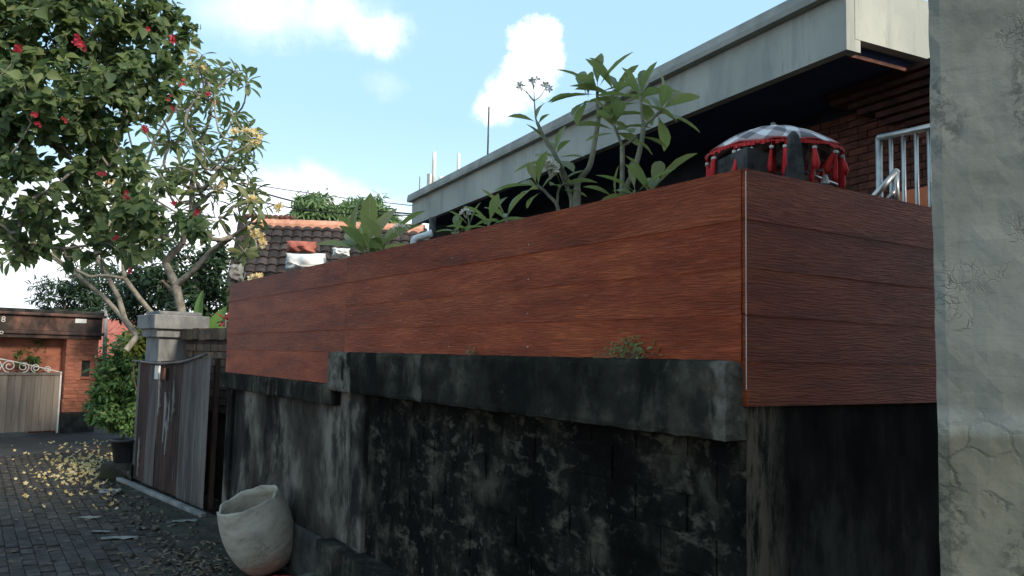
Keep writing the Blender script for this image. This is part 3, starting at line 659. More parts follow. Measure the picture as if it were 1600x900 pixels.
MB().tube(cr([D0+dd*-.05+dn*.06+Z*1.615,D0+dd*1.0+dn*.08+Z*1.60,D0+dd*1.9+dn*.08+Z*1.64,D0+dd*2.6+dn*.07+Z*1.74],6),.017,8).build('top_rail',ZINC,sg,True)
MB().box(D0+dd*-.02-dn*.03+Z*.02,dd*2.7,dn*-.04,Z*.05).build('bottom_rail',RUSTR,sg)
MB().box(D0+dd*.0-dn*.03+Z*.0,dd*.05,dn*-.05,Z*1.6).build('stile',RUSTR,sg); MB().box(D0+dd*2.6-dn*.03+Z*.0,dd*.05,dn*-.05,Z*1.7).build('stile',RUSTR,sg)
MB().box(D0+dd*.92+dn*.05+Z*1.40,dd*.14,dn*.03,Z*.17).build('latch_plate',WHITEM,sg,bevel=.006)
MB().box(D0+dd*1.16+dn*.05+Z*1.40,dd*.10,dn*.03,Z*.15).build('latch_plate',DARKORN,sg,bevel=.006)
MB().box(D0+dd*-.1+dn*.12+Z*.0,dd*3.1,dn*.07,Z*.05).build('threshold',CONC_G,sg,bevel=.01)
# gate pillar behind it
gpc=Vector((-4.62,10.95,0)); gp=empty('gate_pillar',gpc,'squat grey cement gate pillar with flared cap behind the sheet gate','pillar')
def pbox(hx,hy,z0,z1,name,mat=CONC_G,off=(0,0)):
    x=dd*(2*hx); y=dn*(2*hy); return MB().box(gpc+dd*(off[0]-hx)+dn*(off[1]-hy)+Z*z0,x,y,Z*(z1-z0)).build(name,mat,gp,bevel=.012)
pbox(.26,.26,0,2.0,'shaft'); pbox(.31,.31,1.94,2.06,'neck'); pbox(.36,.36,2.05,2.24,'cap')
pbox(.28,.28,2.24,2.29,'cap_top'); pbox(.20,.12,1.62,1.76,'bracket',CONC_G,(-.42,.0))
# brick garden wall between pillar and long wall
B0=Vector((-4.35,10.75,0)); B1=Vector((-3.1,9.35,0)); bd=(B1-B0).normalized(); bn=Vector((bd.y,-bd.x,0)); BL=(B1-B0).length
if bn.dot(-B0)<0: bn=-bn
bw=empty('brick_boundary_wall',(B0+B1)/2,'low mossy brown brick wall between gate pillar and boarded wall','wall')
MB().box(B0-bn*.14,bd*BL,bn*.12,Z*1.92).build('core',MORTAR,bw)
bk=MB().box((-.112,-.03,-.041),(.224,0,0),(0,.05,0),(0,0,.082)).mesh('brick',BRICK_M); cb=MB().box((-.10,-.16,-.07),(.20,0,0),(0,.20,0),(0,0,.14)).mesh('coping_block',BRICK_M)
Mb=np.hstack([np.array([[*bd],[*bn],[0,0,1]]).T,np.zeros((3,1))])
for r in range(9):
    for j in range(8):
        s=.12+(r%2)*.118+j*.236
        if s<BL-.1: link(bpy.data.objects.new('brick',bk),bw,Matrix.Translation(B0+bd*s+bn*(.012+rng.normal(0,.004))+Z*(1.08+r*.092))@mat4(Mb))
for j in range(9): link(bpy.data.objects.new('coping_block',cb),bw,Matrix.Translation(B0+bd*(.1+j*.21)+bn*.03+Z*(1.99+rng.normal(0,.006)))@mat4(Mb))

# ---------------- gatehouse across the lane
Gr=Vector((-8.80,17.15,0)); ge=(Vector((-10.05,15.96,0))-Gr).normalized(); gn=Vector((-ge.y,ge.x,0))
if gn.dot(-Gr)<0: gn=-gn
def Gp(s,o,z): return Gr+ge*s+gn*o+Vector((0,0,z))
gh=empty('brick_gatehouse',Gp(2,0,0),'orange brick entrance wall with blackened cornice across the lane','gatehouse')
def gbox(s0,s1,o0,o1,z0,z1,mat,name,bev=.012): return MB().box(Gp(s0,o0,z0),ge*(s1-s0),gn*(o1-o0),Z*(z1-z0)).build(name,mat,gh,bevel=bev)
gbox(0,.62,-.45,0,.42,2.02,BRICK_G,'pier_core'); gbox(-.015,.635,-.46,.012,-.05,.42,BLACKMOSS,'pier_plinth')
gbx=MB().box((-.115,-.02,-.034),(.23,0,0),(0,.03,0),(0,0,.068)).mesh('brick',BRICK_G)
Mg=np.hstack([np.array([[*ge],[*gn],[0,0,1]]).T,np.zeros((3,1))])
for r in range(21):
    for j in range(3 if r%2==0 else 2):
        s=(.12 if r%2==0 else .235)+j*.232
        if 8<=r<=14 and s<.40: continue
        link(bpy.data.objects.new('brick',gbx),gh,Matrix.Translation(Gp(min(s,.5),.0+abs(rng.normal(0,.005)),.46+r*.074))@mat4(Mg))
gbox(.02,.15,-.0,.016,1.09,1.53,BRICK_G,'niche_jamb',0); gbox(.31,.46,-.0,.016,1.09,1.53,BRICK_G,'niche_jamb',0); gbox(.15,.31,-.002,.004,1.16,1.50,BLACKMOSS,'niche',0); gbox(.14,.32,.0,.03,1.50,1.55,BRICK_G,'niche_head',.004); gbox(.14,.32,.0,.03,1.11,1.16,BRICK_G,'niche_sill',.004)
gbox(.62,6,-.50,-.30,1.25,2.02,BRICK_G,'back_wall'); gbox(.62,1.15,-.52,-.28,.0,1.6,BRICK_G,'side_panel')
gbox(-.04,6,-.40,.04,1.94,2.02,CORNICE,'moulding'); gbox(-.08,6,-.42,.08,2.02,2.09,CORNICE,'moulding')
gbox(-.04,6,-.40,.035,2.09,2.40,CORNICE,'frieze'); gbox(-.10,6,-.45,.10,2.40,2.46,CORNICE,'cornice'); gbox(-.06,6,-.42,.06,2.46,2.53,BLACKMOSS,'cornice')
gbox(.55,.66,-.2,.02,1.94,1.96,CORNICE,'corbel',0)
gbox(.28,.50,.036,.05,2.28,2.37,PLASTW,'address_plate',.004)
def text(s,size,pos,parent,mat,name):
    c=bpy.data.curves.new(name,'FONT'); c.body=s; c.size=size; c.extrude=.006; c.align_x='CENTER'
    t=bpy.data.objects.new('tmp',c); COL.objects.link(t); dg=bpy.context.evaluated_depsgraph_get(); me=bpy.data.meshes.new_from_object(t.evaluated_get(dg))
    bpy.data.objects.remove(t); me.materials.clear(); me.materials.append(mat)
    o=bpy.data.objects.new(name,me); R_=np.hstack([np.array([[*(-ge)],[0,0,1],[*gn]]).T,np.zeros((3,1))])
    link(o,parent,Matrix.Translation(pos)@mat4(R_)); return o
def gs(px,py,o):
    "facade coordinate under a pixel"
    d=ray(px,py); t=((Gr+gn*o-Vector((0,0,EYE))).dot(gn))/d.dot(gn); q=d*t+Vector((0,0,EYE)); return (q-Gr).dot(ge),q.z
s8,z8=gs(5,503,.04); text('8',.16,Gp(s8,.038,z8),gh,WHITEM,'house_number'); s8,z8=gs(2,522,.085); text('o',.14,Gp(s8,.083,z8),gh,WHITEM,'house_number')
# sliding gate with scroll top
sgate=empty('sliding_gate',Gp(2.5,-.1,0),'brown slatted driveway gate topped with pale scrolled ironwork','gate')
for j in range(30):
    s=.66+j*.118; MB().box(Gp(s,-.14-.004*(j%2),.05),ge*.114,gn*.03,Z*1.18).build('slat',GATEM,sgate)
MB().box(Gp(.645,-.15,.0),ge*.03,gn*.06,Z*1.26).build('edge_post',WHITEM,sgate)
MB().box(Gp(.65,-.16,.62),ge*3.6,gn*-.03,Z*.06).build('rail',GATEM,sgate); MB().box(Gp(.65,-.16,1.19),ge*3.6,gn*.07,Z*.05).build('rail',GATEM,sgate)
def spiral(c,r,turns,dirn,a0):
    return [c+ge*(r*(1-.75*t)*math.cos(a0+dirn*turns*6.283*t))+Z*(r*(1-.75*t)*math.sin(a0+dirn*turns*6.283*t)) for t in [i/22 for i in range(23)]]
for j,(s,r) in enumerate([(.92,.07),(1.13,.09),(1.35,.11),(1.60,.13),(1.86,.14),(2.14,.15),(2.4,.15),(2.66,.14)]):
    MB().tube(spiral(Gp(s,-.12,1.24+r),r,1.6,1 if j%2 else -1,-1.57),.011,6).build('scroll',WHITEM,sgate,True)
MB().tube(cr([Gp(.68,-.12,1.25),Gp(1.2,-.12,1.38),Gp(1.9,-.12,1.53),Gp(2.6,-.12,1.57),Gp(3.4,-.12,1.5)],6),.012,6).build('scroll_arch',WHITEM,sgate,True)
# thin lane post
q=gz(160,668); lp=empty('lane_post',q,'slim grey pole standing against the hedge','pole'); tp=at(166,470,q.y)
MB().tube([q,q.lerp(tp,.5),tp],[.055,.05,.045],10).build('shaft',CONC_G,lp,True); MB().tube([tp,tp+Z*.03],[.055,.03],10).build('cap',CONC_G,lp,True)
# small red roofed outbuilding behind hedge
rq=at(170,545,20); ro=empty('red_roofed_shed',(rq.x,20,0),'small shed with faded red ribbed roof showing behind the hedge','shed')
MB().abox(rq.x-.9,rq.x+.9,20.3,22,0,1.7).build('wall',BRICK_G,ro)
for k in range(14):
    x=rq.x-1.0+k*.15; MB().box((x,19.8,1.55),(.13,0,0),(0,1.6,.95),(0,-.02,.04)).build('roof_rib',REDROOF,ro)
MB().box((rq.x-1.05,19.8,1.52),(2.2,0,0),(0,1.6,.95),(0,-.02,.03)).build('roof_sheet',REDROOF,ro)

# ---------------- tiled house beyond the garden wall
Ra=at(386,347,17.0); Rb=Vector((at(665,366,17.4).x,17.4,Ra.z)); th=empty('tiled_house',((Ra.x+Rb.x)/2,17,0),'old house with blackened clay tile roof and orange ridge beyond the wall','house')
rd=(Rb-Ra); RL=rd.length; rd=rd/RL; ea=at(364,442,15.4); sl_=Vector((ea.x-Ra.x-.0,ea.y-Ra.y,ea.z-Ra.z)); SLn=sl_.length*1.15; sl_=sl_.normalized()
rn=rd.cross(sl_).normalized(); 
if rn.z<0: rn=-rn
MB().box(Ra-rn*.06,rd*RL,sl_*SLn,rn*.03).build('roof_deck',MORTAR,th)
tl=[]; tw=.205; tlh=.26
T=[(-.10,0,.0),(-.05,0,.028),(0,0,.036),(.05,0,.028),(.10,0,.0)]
tv=[];tf=[]
for (yy,dz) in ((0,.012),(.30,.05)):
    for x,_,z in T: tv.append((x,yy,z+dz))
for x,_,z in T: tv.append((x,.30,z+.02))
for i in range(4): tf+=[(i,i+1,6+i,5+i),(5+i,6+i,11+i,10+i)]
tme=bpy.data.meshes.new('roof_tile'); tme.from_pydata(tv,[],tf); tme.materials.append(TILE); tme.update()
nt_=0; inter=[]
for r in range(int(SLn/tlh)+1):
    for j in range(int(RL/tw)+1):
        pos=Ra+rd*(.06+j*tw)+sl_*(.02+r*tlh)+rn*.0
        inter.append(frames([pos],[sl_+rn*.02*rng.normal()],[rn+Vector(rng.normal(0,.03,3))],[1.0])[0])
place_parts('roof_tile',tme,inter[:298],th)
for j in range(int(RL/.26)):
    q=Ra+rd*(.13+j*.26)+Z*.0; mb=MB()
    vs=[];  n=6
    for e in (0,.275):
        for k in range(n+1):
            w=-.35+ (math.pi+.7)*k/n
            vs.append(q+rd*e+Vector((0,-1,0))*(.19*math.cos(w))+Z*(.17*math.sin(w)-.08+.012*(e>0)))
    mb.add(vs,[(k,k+1,n+2+k,n+1+k) for k in range(n)]).build('ridge_cap',RIDGE,th)
for j in range(9):
    q=Ra+rd*(.02+j*.115)+Z*.13; MB().tube([q-rd*.05,q,q+rd*.05],[.045,.06,.04],8).build('ridge_ornament',DARKORN,th,True)
MB().tube(cr([Ra+Z*.12-rd*.02,Ra-rd*.10-Z*.0,Ra-rd*.06+sl_*.9+Z*.02,Ra-rd*.05+sl_*SLn],5),.085,8).build('verge_roll',TILE,th,True)
MB().box(Vector((Ra.x+.3,16.0,0)),rd*(RL-.4),Vector((0,2.6,0)),Z*3.0).build('wall',BRICK_H,th)
a=Ra+rd*.2+sl_*(SLn*.95); MB().box(a-Z*.1,rd*(RL-.3),Vector((0,.1,0)),Z*.09).build('eave_board',DARKORN,th)
# crumpled white sheets and a broken red patch near the eaves
def crumple(name,cx,cy,w,h,Y,mat,label,cat,seed,group=None,parent=None):
    from mathutils import noise as mn
    c=at(cx,cy,Y); nx,ny=14,10; V=[];Fc=[]; sc=Y/FPX
    for side in (0,1):
        for i in range(nx+1):
            for j in range(ny+1):
                a=i/nx*2-1;b=j/ny*2-1; rr=math.sqrt(a*a+b*b); k=1-.18*mn.noise(Vector((a*2+seed,b*2,3)))
                ex=abs(a)**.8*math.copysign(1,a)
                d=max(0,1-.9*max(abs(a),abs(b))**3)
                z=d*h*.5*sc
                off=mn.noise_vector(Vector((a*2.2+seed,b*2.2,seed+side*9)))*h*.22*sc
                V.append(Vector((c.x+a*w*.5*sc*k,c.y+(z if side else -z),c.z-b*h*.5*sc*k))+off*(d if side else d+.25))
    m_=(nx+1)*(ny+1)
    for i in range(nx):
        for j in range(ny):
            q=i*(ny+1)+j; Fc+=[(q,q+1,q+ny+2,q+ny+1),(m_+q,m_+q+ny+1,m_+q+ny+2,m_+q+1)]
    o=MB().add(V,Fc).build(name,mat,parent,True)
    if label: tag(o,label,cat,group)
    return o
crumple('plastic_sheet',478,409,62,26,14.6,PLASTW,'larger crumpled white plastic sheet on the tiled eaves','sheet',1.0)
crumple('plastic_sheet',533,394,26,13,14.4,PLASTW,'small white plastic bundle right of the larger white sheet','sheet',4.0)
crumple('stone_finial',370,427,22,28,13.6,CONC_G,'pale rounded stone knob at the left end of the tiled roof','finial',7.3)
crumple('red_tarpaulin',470,386,46,18,15.0,REDROOF,'torn red sheet lying across the dark roof tiles','sheet',2.4)
bxo=empty('white_box',at(487,425,13.8),'boxy cream cement block standing at the eaves behind boarded wall','block')
a=at(471,421,13.8); MB().box((a.x,13.8,a.z-.3),(.36,.03,0),(-.02,.3,0),(0,0,.34)).build('body',WHITEM,bxo,bevel=.02); MB().box((a.x-.02,13.78,a.z+.045),(.40,.03,0),(-.02,.34,0),(0,0,.035)).build('lid',WHITEM,bxo,bevel=.01)

# ---------------- overhead cables
def cable(pts,r,label):
    o=MB().tube(cr(pts,8),r,6).build('overhead_cable',BLACKC,None,True); tag(o,label,'cable','overhead cables')
cable([at(300,240,30),at(370,286,30),at(470,317,30),at(560,327,30),at(690,338,30)],.030,'upper dark cable sagging down from the plumeria to the flat roof')
cable([at(280,262,28),at(360,300,28),at(440,322,28),at(540,334,28),at(690,337,28)],.022,'lower dark cable crossing the mango crowns to the flat roof')
cable([at(380,286,40),at(470,300,40),at(560,312,40),at(690,326,40)],.020,'faint topmost cable crossing the white sky left of the fascia')

# ================================================================ VEGETATION
def bulk_tree(name,label,blobs,nleaf,lsize,lmat,base,T=T_SIMP,trunk=True,barkm=BARK_D,group=None,clump=.0,droop=.3,cat='tree',ntips=60,rtip=.012):
    "blobs: (px,py,rx,ry,Y,depth) ellipsoids, px units at their depth"
    tr=empty(name,base,label,cat,group); P=[];Dr=[]
    wts=np.array([b[2]*b[3] for b in blobs],float); wts/=wts.sum(); tips=[]
    for b,w in zip(blobs,wts):
        px,py,rx,ry,Y,dp=b; c=at(px,py,Y); sc=Y/FPX; n=int(nleaf*w); R3=np.array([rx*sc,dp,ry*sc])
        ncl=max(4,n//28); cc=rdir(ncl)*(rng.random((ncl,1))**.40); 
        tips+=[Vector(np.array(c)+q*R3*.9) for q in cc[:max(3,int(ntips*w))]]
        id_=rng.integers(0,ncl,n); q=cc[id_]+rng.normal(0,.13,(n,3))*np.array([1,1,.75]); P.append(np.array(c)+q*R3)
        d=q*.7+rdir(n)*.9+np.array([0,0,-droop]); Dr.append(d)
    P=np.concatenate(P);Dr=np.concatenate(Dr); n=len(P)
    nm=np.tile([[0,-.35,1.0]],(n,1))+rng.normal(0,.55,(n,3))
    F_=frames(P,Dr,nm,lsize*rng.uniform(.7,1.25,n))
    o=bpy.data.objects.new('crown',scatter_mesh('crown',T[0],T[1],F_,lmat)); link(o,tr); stuff(o)
    if trunk:
        top=sum((Vector(t) for t in tips),Vector())/len(tips); b=Vector(base)
        Pn,par,_=grow([[b,b.lerp(top,.35)+Vector((.05,0,0)),b.lerp(top,.6)]],tips,3,.1)
        mb,_=branch_mesh(Pn,par,rtip,.5,.16); mb.build('trunk',barkm,tr,True)
    return tr
bulk_tree('mango_tree','left of the two round bright mango crowns behind the tiled roof',[(495,330,36,28,30,.9),(528,345,40,24,30,.9),(470,345,18,18,30,.6)],5200,.32,LEAF_M,(at(500,400,30).x,30,0),T_LONG,group='mango trees behind the tiled roof',droop=.6)
bulk_tree('mango_tree','right of the two round bright mango crowns, nearest the flat roof',[(575,335,34,30,31,.9),(600,355,28,22,31,.8),(555,352,20,18,31,.6)],4800,.32,LEAF_M,(at(580,400,31).x,31,0),T_LONG,group='mango trees behind the tiled roof',droop=.6)
bulk_tree('feathery_tree','feathery dark green tree beyond the brick gatehouse',[(105,455,45,22,26,1.2),(140,435,40,30,26,1.2),(85,475,30,14,26,1),(180,455,50,40,27,1.3),(130,478,60,22,26,1)],5200,.20,LEAF_D,(at(130,500,26).x,26,0),T_LONG,droop=.2)
bulk_tree('shady_tree','dark dense tree filling the gap left of the boarded wall',[(335,440,32,46,14.5,.7),(320,490,45,40,14.3,.7),(270,430,60,50,16,.8),(230,470,50,45,16.5,.8),(345,395,20,25,14.6,.4)],6500,.13,LEAF_D,(at(320,560,14.5).x,14.5,0))
bulk_tree('leafy_hedge','thick glossy green hedge beside the orange brick pier',[(185,600,34,66,15.0,.55),(165,640,24,34,14.7,.4),(205,560,28,45,15.0,.6),(195,655,40,22,14.6,.45),(230,600,30,80,15.0,.6)],8500,.11,LEAF_B,(at(190,670,15).x,15.0,0),trunk=True,cat='hedge',droop=.5,ntips=40,rtip=.006)
bulk_tree('yellow_shrub','yellow-green shrub leaves beside the gate pillar',[(218,530,13,22,13.2,.3),(212,545,10,14,13.2,.25)],500,.12,LEAF_Y,(at(216,600,13.2).x,13.2,0),cat='shrub',ntips=12,rtip=.006)
bulk_tree('gap_shrub','bright leaves glimpsed in the gap beside the sheet gate',[(344,650,9,40,10.6,.2),(345,610,8,30,10.6,.2)],500,.10,LEAF_Y,(at(345,700,10.6).x,10.6,0),cat='shrub',ntips=10,rtip=.006)
bulk_tree('entrance_fern','fine light green plant above the scrolled gate',[(25,545,32,16,16.6,.25),(45,560,28,12,16.6,.25),(10,560,30,12,16.6,.2)],1500,.14,LEAF_B,(at(25,600,16.8).x,16.8,1.0),T_LONG,cat='plant',ntips=14,rtip=.006)

# plumeria with yellow blossom (left, behind the sheet gate)
bpx=lambda px,py,Y: at(px,py,Y)
pt=empty('plumeria_tree',(at(245,560,11.8).x,11.8,0),'wide plumeria tree with bare pale limbs and yellow blossom behind the gate','tree')
b0=Vector((at(248,560,11.8).x,11.8,0)); 
starts=[[b0,at(250,540,11.8),at(238,490,11.8),at(215,462,11.7),at(195,435,11.6),at(165,430,11.5),at(140,432,11.4),at(105,415,11.3),at(65,385,11.1),at(20,360,11.0)],
        [b0,at(262,540,11.9),at(285,490,11.9),at(275,445,11.9),at(258,410,12.0),at(245,380,12.1),at(235,330,12.2),at(225,270,12.3),at(245,210,12.4),at(275,165,12.4)],
        [at(275,445,11.9),at(300,425,11.8),at(330,392,11.7),at(362,370,11.6),at(392,348,11.5)],
        [at(258,410,12.0),at(285,380,11.9),at(300,330,11.8),at(300,290,11.8),at(312,230,11.8),at(330,180,11.8)],
        [at(238,490,11.8)+Vector((-.45,.2,-.55)),at(215,525,12.1),at(195,500,12.1),at(160,462,12.1),at(120,430,12.0),at(80,400,12.0),at(30,385,11.9)],
        [at(195,500,12.1),at(186,465,12.1),at(172,440,12.1),at(150,400,12.2),at(140,350,12.3),at(120,300,12.4)]]
tips=[];
for (px,py,rx,ry,n) in [(345,130,55,45,14),(375,220,32,30,8),(330,200,60,60,12),(300,150,40,50,7),(385,260,28,40,8),(350,310,60,30,10),(405,320,26,18,5),(390,375,18,25,4),(250,270,60,60,18),(200,320,80,60,22),(110,330,70,50,14),(320,260,50,50,10),(280,210,50,40,9),(40,370,50,30,7),(30,405,40,15,5),(160,380,60,30,7),(280,340,60,40,9),(230,180,50,50,7),(300,100,30,18,4)]:
    for _ in range(n):
        a=rng.random()*6.283; r=math.sqrt(rng.random()); tips.append(at(px+rx*r*math.cos(a),py+ry*r*math.sin(a),11.9+rng.normal(0,.55)))
Pn,par,tn=grow(starts,tips,4,.35,.4)
mb,_=branch_mesh(Pn,par,.013,.42,.10,7); mb.build('trunk',BARK,pt,True)
LM=[];
def whorl(tip,ax,n,L,spread=(35,95)):
    ax=Vector(ax).normalized(); a=ax.orthogonal().normalized(); b=ax.cross(a); P=[];Dd=[];Nn=[];Sc=[]
    for k in range(n):
        w=k*2.399+rng.normal(0,.25); th_=math.radians(lerp(spread[0],spread[1],(k+.5)/n)+rng.normal(0,8)); t=k/n
        rad=a*math.cos(w)+b*math.sin(w); d=ax*math.cos(th_)+rad*math.sin(th_)+Vector((0,0,-.12))
        P.append(Vector(tip)-ax*(.05*t*L/.2)); Dd.append(d); Nn.append(ax*1.0-rad*.0+Vector((0,0,.35))+Vector(rng.normal(0,.15,3))); Sc.append(L*rng.uniform(.72,1.12))
    return frames(P,Dd,Nn,Sc)
def keep_behind(Fm):
    tipp=Fm[:,:,3]+Fm[:,:,1]; out=(tipp-np.array(Cn))@np.array(nn); mid=Fm[:,:,3]+Fm[:,:,1]*.6; om=(mid-np.array(Cn))@np.array(nn)
    return Fm[~((np.maximum(out,om)>-.05)&(np.minimum(tipp[:,2],mid[:,2])<2.56))]
for t in tn:
    ax=(Pn[t]-Pn[par[t]]).normalized()+Vector((0,0,.35)); LM.append(whorl(Pn[t],ax,int(rng.integers(7,11)),.26,(40,120)))
LM=np.concatenate(LM); vis=inview(LM[:,:,3],10); dpt=np.where(vis,LM[:,1,3],99); order=np.argsort(dpt); LM=LM[order]
pl_me=template_mesh('plumeria_leaf',T_PLUM,LEAF_P)
place_parts('leaf',pl_me,LM[:300],pt)
o=bpy.data.objects.new('foliage',scatter_mesh('foliage',T_PLUM[0],T_PLUM[1],LM[300:],LEAF_P,True)); link(o,pt); stuff(o)
pv,_=petals(5,1.0,.42,.35); yf_me=bpy.data.meshes.new('plumeria_flower'); yf_me.from_pydata(pv,[],[f for k in range(5) for f in [(5*k,5*k+4,5*k+3),(5*k,5*k+3,5*k+2),(5*k,5*k+2,5*k+1)]]); yf_me.materials.append(YELF); yf_me.update()
for (px,py,r) in [(277,93,16),(309,105,13),(366,205,9),(395,212,13),(398,225,10),(346,289,14),(338,295,9),(398,314,11),(436,322,9),(405,368,15),(412,378,9),(398,432,8),(408,434,8),(385,206,8),(170,283,7),(300,80,8)]:
    c=at(px,py,11.2); n_=int(r*1.0); dx=rng.normal(0,r*.42*11.2/FPX,(n_,3)); ax_=dx*5+rng.normal(0,.35,(n_,3))+np.array([0,-1,.5])
    place_parts('flower',yf_me,frames(np.array(c)+dx*np.array([1,.8,.8]),np.cross(ax_,rdir(n_)),ax_,np.full(n_,.042)*rng.uniform(.7,1.15,n_)),pt)

# hibiscus overhanging from the left, red flowers
hb=empty('hibiscus_tree',(-5.9,6.9,0),'leafy hibiscus with red flowers overhanging the lane at top left','tree')
HB=[(40,30,120,80,6.3,.55),(185,50,85,70,6.5,.5),(215,130,60,52,6.4,.4),(75,150,120,75,6.2,.55),(55,270,110,70,6.4,.5),(165,255,70,60,6.7,.4),(185,330,85,50,6.6,.4),(305,362,36,26,6.7,.25),(30,330,75,38,6.5,.45),(90,-70,190,60,6.4,.6),(-70,130,90,200,6.4,.6),(245,25,26,45,6.5,.25),(290,45,22,22,6.5,.2),(265,95,26,26,6.5,.2),(240,350,50,36,6.7,.3),(45,385,40,26,6.6,.25),(120,390,70,20,6.7,.25),(225,300,40,40,6.8,.3),(150,190,55,40,6.5,.35),(215,400,30,22,6.6,.2)]
tips=[];own=[]
for b in HB:
    px,py,rx,ry,Y,dp=b; n=max(6,int(rx*ry/(62 if py<180 else 118))); c=np.array(at(px,py,Y)); sc=Y/FPX
    q=rdir(n)*(rng.random((n,1))**.42)*np.array([rx*sc,dp,ry*sc]); tips+= [Vector(x) for x in c+q]
hb0=Vector((-5.9,6.9,0)); 
Pn,par,tn=grow([[hb0,Vector((-5.85,6.9,1.2)),Vector((-5.6,6.8,2.3)),at(-80,380,6.6),at(0,345,6.5),at(70,318,6.5),at(120,300,6.5)],
   [Vector((-5.6,6.8,2.3)),Vector((-5.3,6.6,3.1)),at(-40,150,6.4),at(40,100,6.4),at(110,60,6.4),at(180,40,6.5)],
   [at(-40,150,6.4),at(60,135,6.3),at(105,190,6.3),at(140,220,6.4),at(170,260,6.5)],
   [at(-80,380,6.6),at(20,385,6.6),at(100,388,6.6),at(170,380,6.6)]],tips,3,.15,.35)
mb,_=branch_mesh(Pn,par,.0035,.36,.06,5); mb.build('trunk',BARK,hb,True)
P=[];Dd=[]
for t in tn:
    ax=np.array((Pn[t]-Pn[par[t]]).normalized()); L=8+int(rng.integers(0,5))
    for k in range(L):
        s=rng.random(); base=np.array(Pn[t].lerp(Pn[par[t]],s*1.3))+rng.normal(0,.022,3); d=ax*.5+rdir(1)[0]*.9+np.array([0,0,-.55]); P.append(base);Dd.append(d)
P=np.array(P);Dd=np.array(Dd); n=len(P); Nn=np.tile([[.1,-.75,.75]],(n,1))+rng.normal(0,.45,(n,3))
HM=frames(P,Dd,Nn,.086*rng.uniform(.45,1.5,n)); vis=inview(P,10); order=np.argsort(np.where(vis,P[:,1],99)); HM=HM[order]
place_parts('leaf',template_mesh('hibiscus_leaf',T_HIB,LEAF_H),HM[:299],hb)
o=bpy.data.objects.new('foliage',scatter_mesh('foliage',T_HIB[0],T_HIB[1],HM[299:],LEAF_H,True)); link(o,hb); stuff(o)
for (px,py,r) in [(31,76,10),(122,66,11),(128,74,8),(270,62,8),(282,130,5),(325,148,5),(264,152,4),(58,182,7),(59,193,5),(105,187,5),(225,201,7),(272,170,5),(160,272,6),(200,305,6),(311,332,7),(275,318,6),(205,422,6),(180,372,5),(338,160,3),(230,48,5)]:
    mb=MB(); c=at(px,py,5.75 if px<260 else 6.2)
    for k in range(3): flower_mb(mb,c+Vector(rng.normal(0,.012,3)),(rng.normal(0,.4),-1,-.2+rng.normal(0,.4)),r*5.9/FPX*.68,5,.5)
    mb.build('flower',REDF,hb)

# frangipani in the planter: explicit stems (pixels of the photograph turned into points above the planter)
def zz(x,y): return 640+x/2.812, 40+y/2.812
fl_me=template_mesh('frangipani_leaf',T_PLUM,LEAF_F)
def wallY(px): # depth of the wall face under a pixel column
    d=ray(px,400); t=(Cn.x*nn.x+Cn.y*nn.y)/(d.x*nn.x+d.y*nn.y); return t*d.y
def frang(name,label,stems,whorls,flowers,Y,L=.20,group='frangipani plants in the planter'):
    YY=(lambda x,y:Y) if Y is not None else (lambda x,y:wallY(zz(x,y)[0])+.34)
    b=stems[0][0][0]; bx=zz(*b); base=at(*bx,YY(*b)); pl=empty(name,(base.x,base.y,2.33),label,'plant',group)
    for pts,r0,r1 in stems:
        q=[at(*zz(x,y),YY(*pts[0][:2])+(dz[0] if dz else 0)) for x,y,*dz in pts]
        if pts[0] in [s[0][0] for s in stems] and q[0].z<2.75 and pts[0][1]>680: q=[Vector((q[0].x,q[0].y,2.3))]+q
        c=cr(q,5); MB().tube(c,tap(r0*.66,r1*.72,len(c)),9).build('stem',BARK_Y,pl,True)
    for x,y,ax,n,l,sp,dz in whorls:
        tip=at(*zz(x,y),YY(x,y)+dz); place_parts('leaf',fl_me,keep_behind(whorl(tip,Vector((ax[0],rng.normal(-.1,.15),ax[1])),int(n*1.0),l*1.2,(sp[0]*.6,sp[1]*.9))),pl)
    for x,y,r,n,dz in flowers:
        mb=MB(); c=at(*zz(x,y),YY(x,y)+dz)
        for k in range(n):
            mb=MB()
            d=Vector((rng.normal(0,.6),-.5+rng.normal(0,.5),.6+rng.normal(0,.3))).normalized(); e=c+d*r*rng.uniform(.5,1.1)
            mb.tube([c-Z*r*.8,e],[.0022,.0018],4); flower_mb(mb,e,d,.020,5,.55)
            mb.build('flower',WHTF,pl)
    return pl
Y1=wallY(900)+.30
p1=frang('frangipani_shrub','tall forked frangipani with open leaf whorls at the centre of the planter',
 [([(735,790),(735,715)],.030,.027),([(735,715),(790,620),(815,500),(830,410)],.024,.017),([(830,410),(826,345),(825,275)],.016,.011),([(830,410),(870,340),(905,285)],.015,.011),
  ([(735,715),(700,690),(640,570),(590,490),(560,425)],.022,.012),([(560,425),(553,400),(548,330)],.008,.004),([(548,330),(545,255)],.0035,.002),([(548,330),(520,300),(490,272)],.0035,.002),([(548,330),(575,310),(600,270)],.0035,.002),([(548,335),(530,315),(512,285)],.003,.002),
  ([(712,795,.05),(700,730,.05),(665,650,.05),(640,570,.05)],.018,.011),([(655,815,-.04),(610,745,-.04),(560,700,-.04)],.016,.010),([(650,760,-.02),(665,700,-.02)],.010,.008)],
 [(825,268,(-.15,1),9,.20,(35,115),0),(908,278,(.25,1),10,.19,(20,100),0),(775,300,(-.5,.8),5,.17,(50,110),.03),(556,415,(-.3,.9),3,.13,(30,80),0),(640,560,(-.1,1),9,.17,(40,105),.05),(558,698,(-.5,.8),7,.17,(30,100),-.04),(665,690,(.2,1),6,.15,(40,100),-.02)],
 [(620,640,.05,16,-.06),(545,258,.03,4,0),(492,275,.02,3,0),(600,272,.02,3,0)],Y1)
Y2=wallY(972)+.30
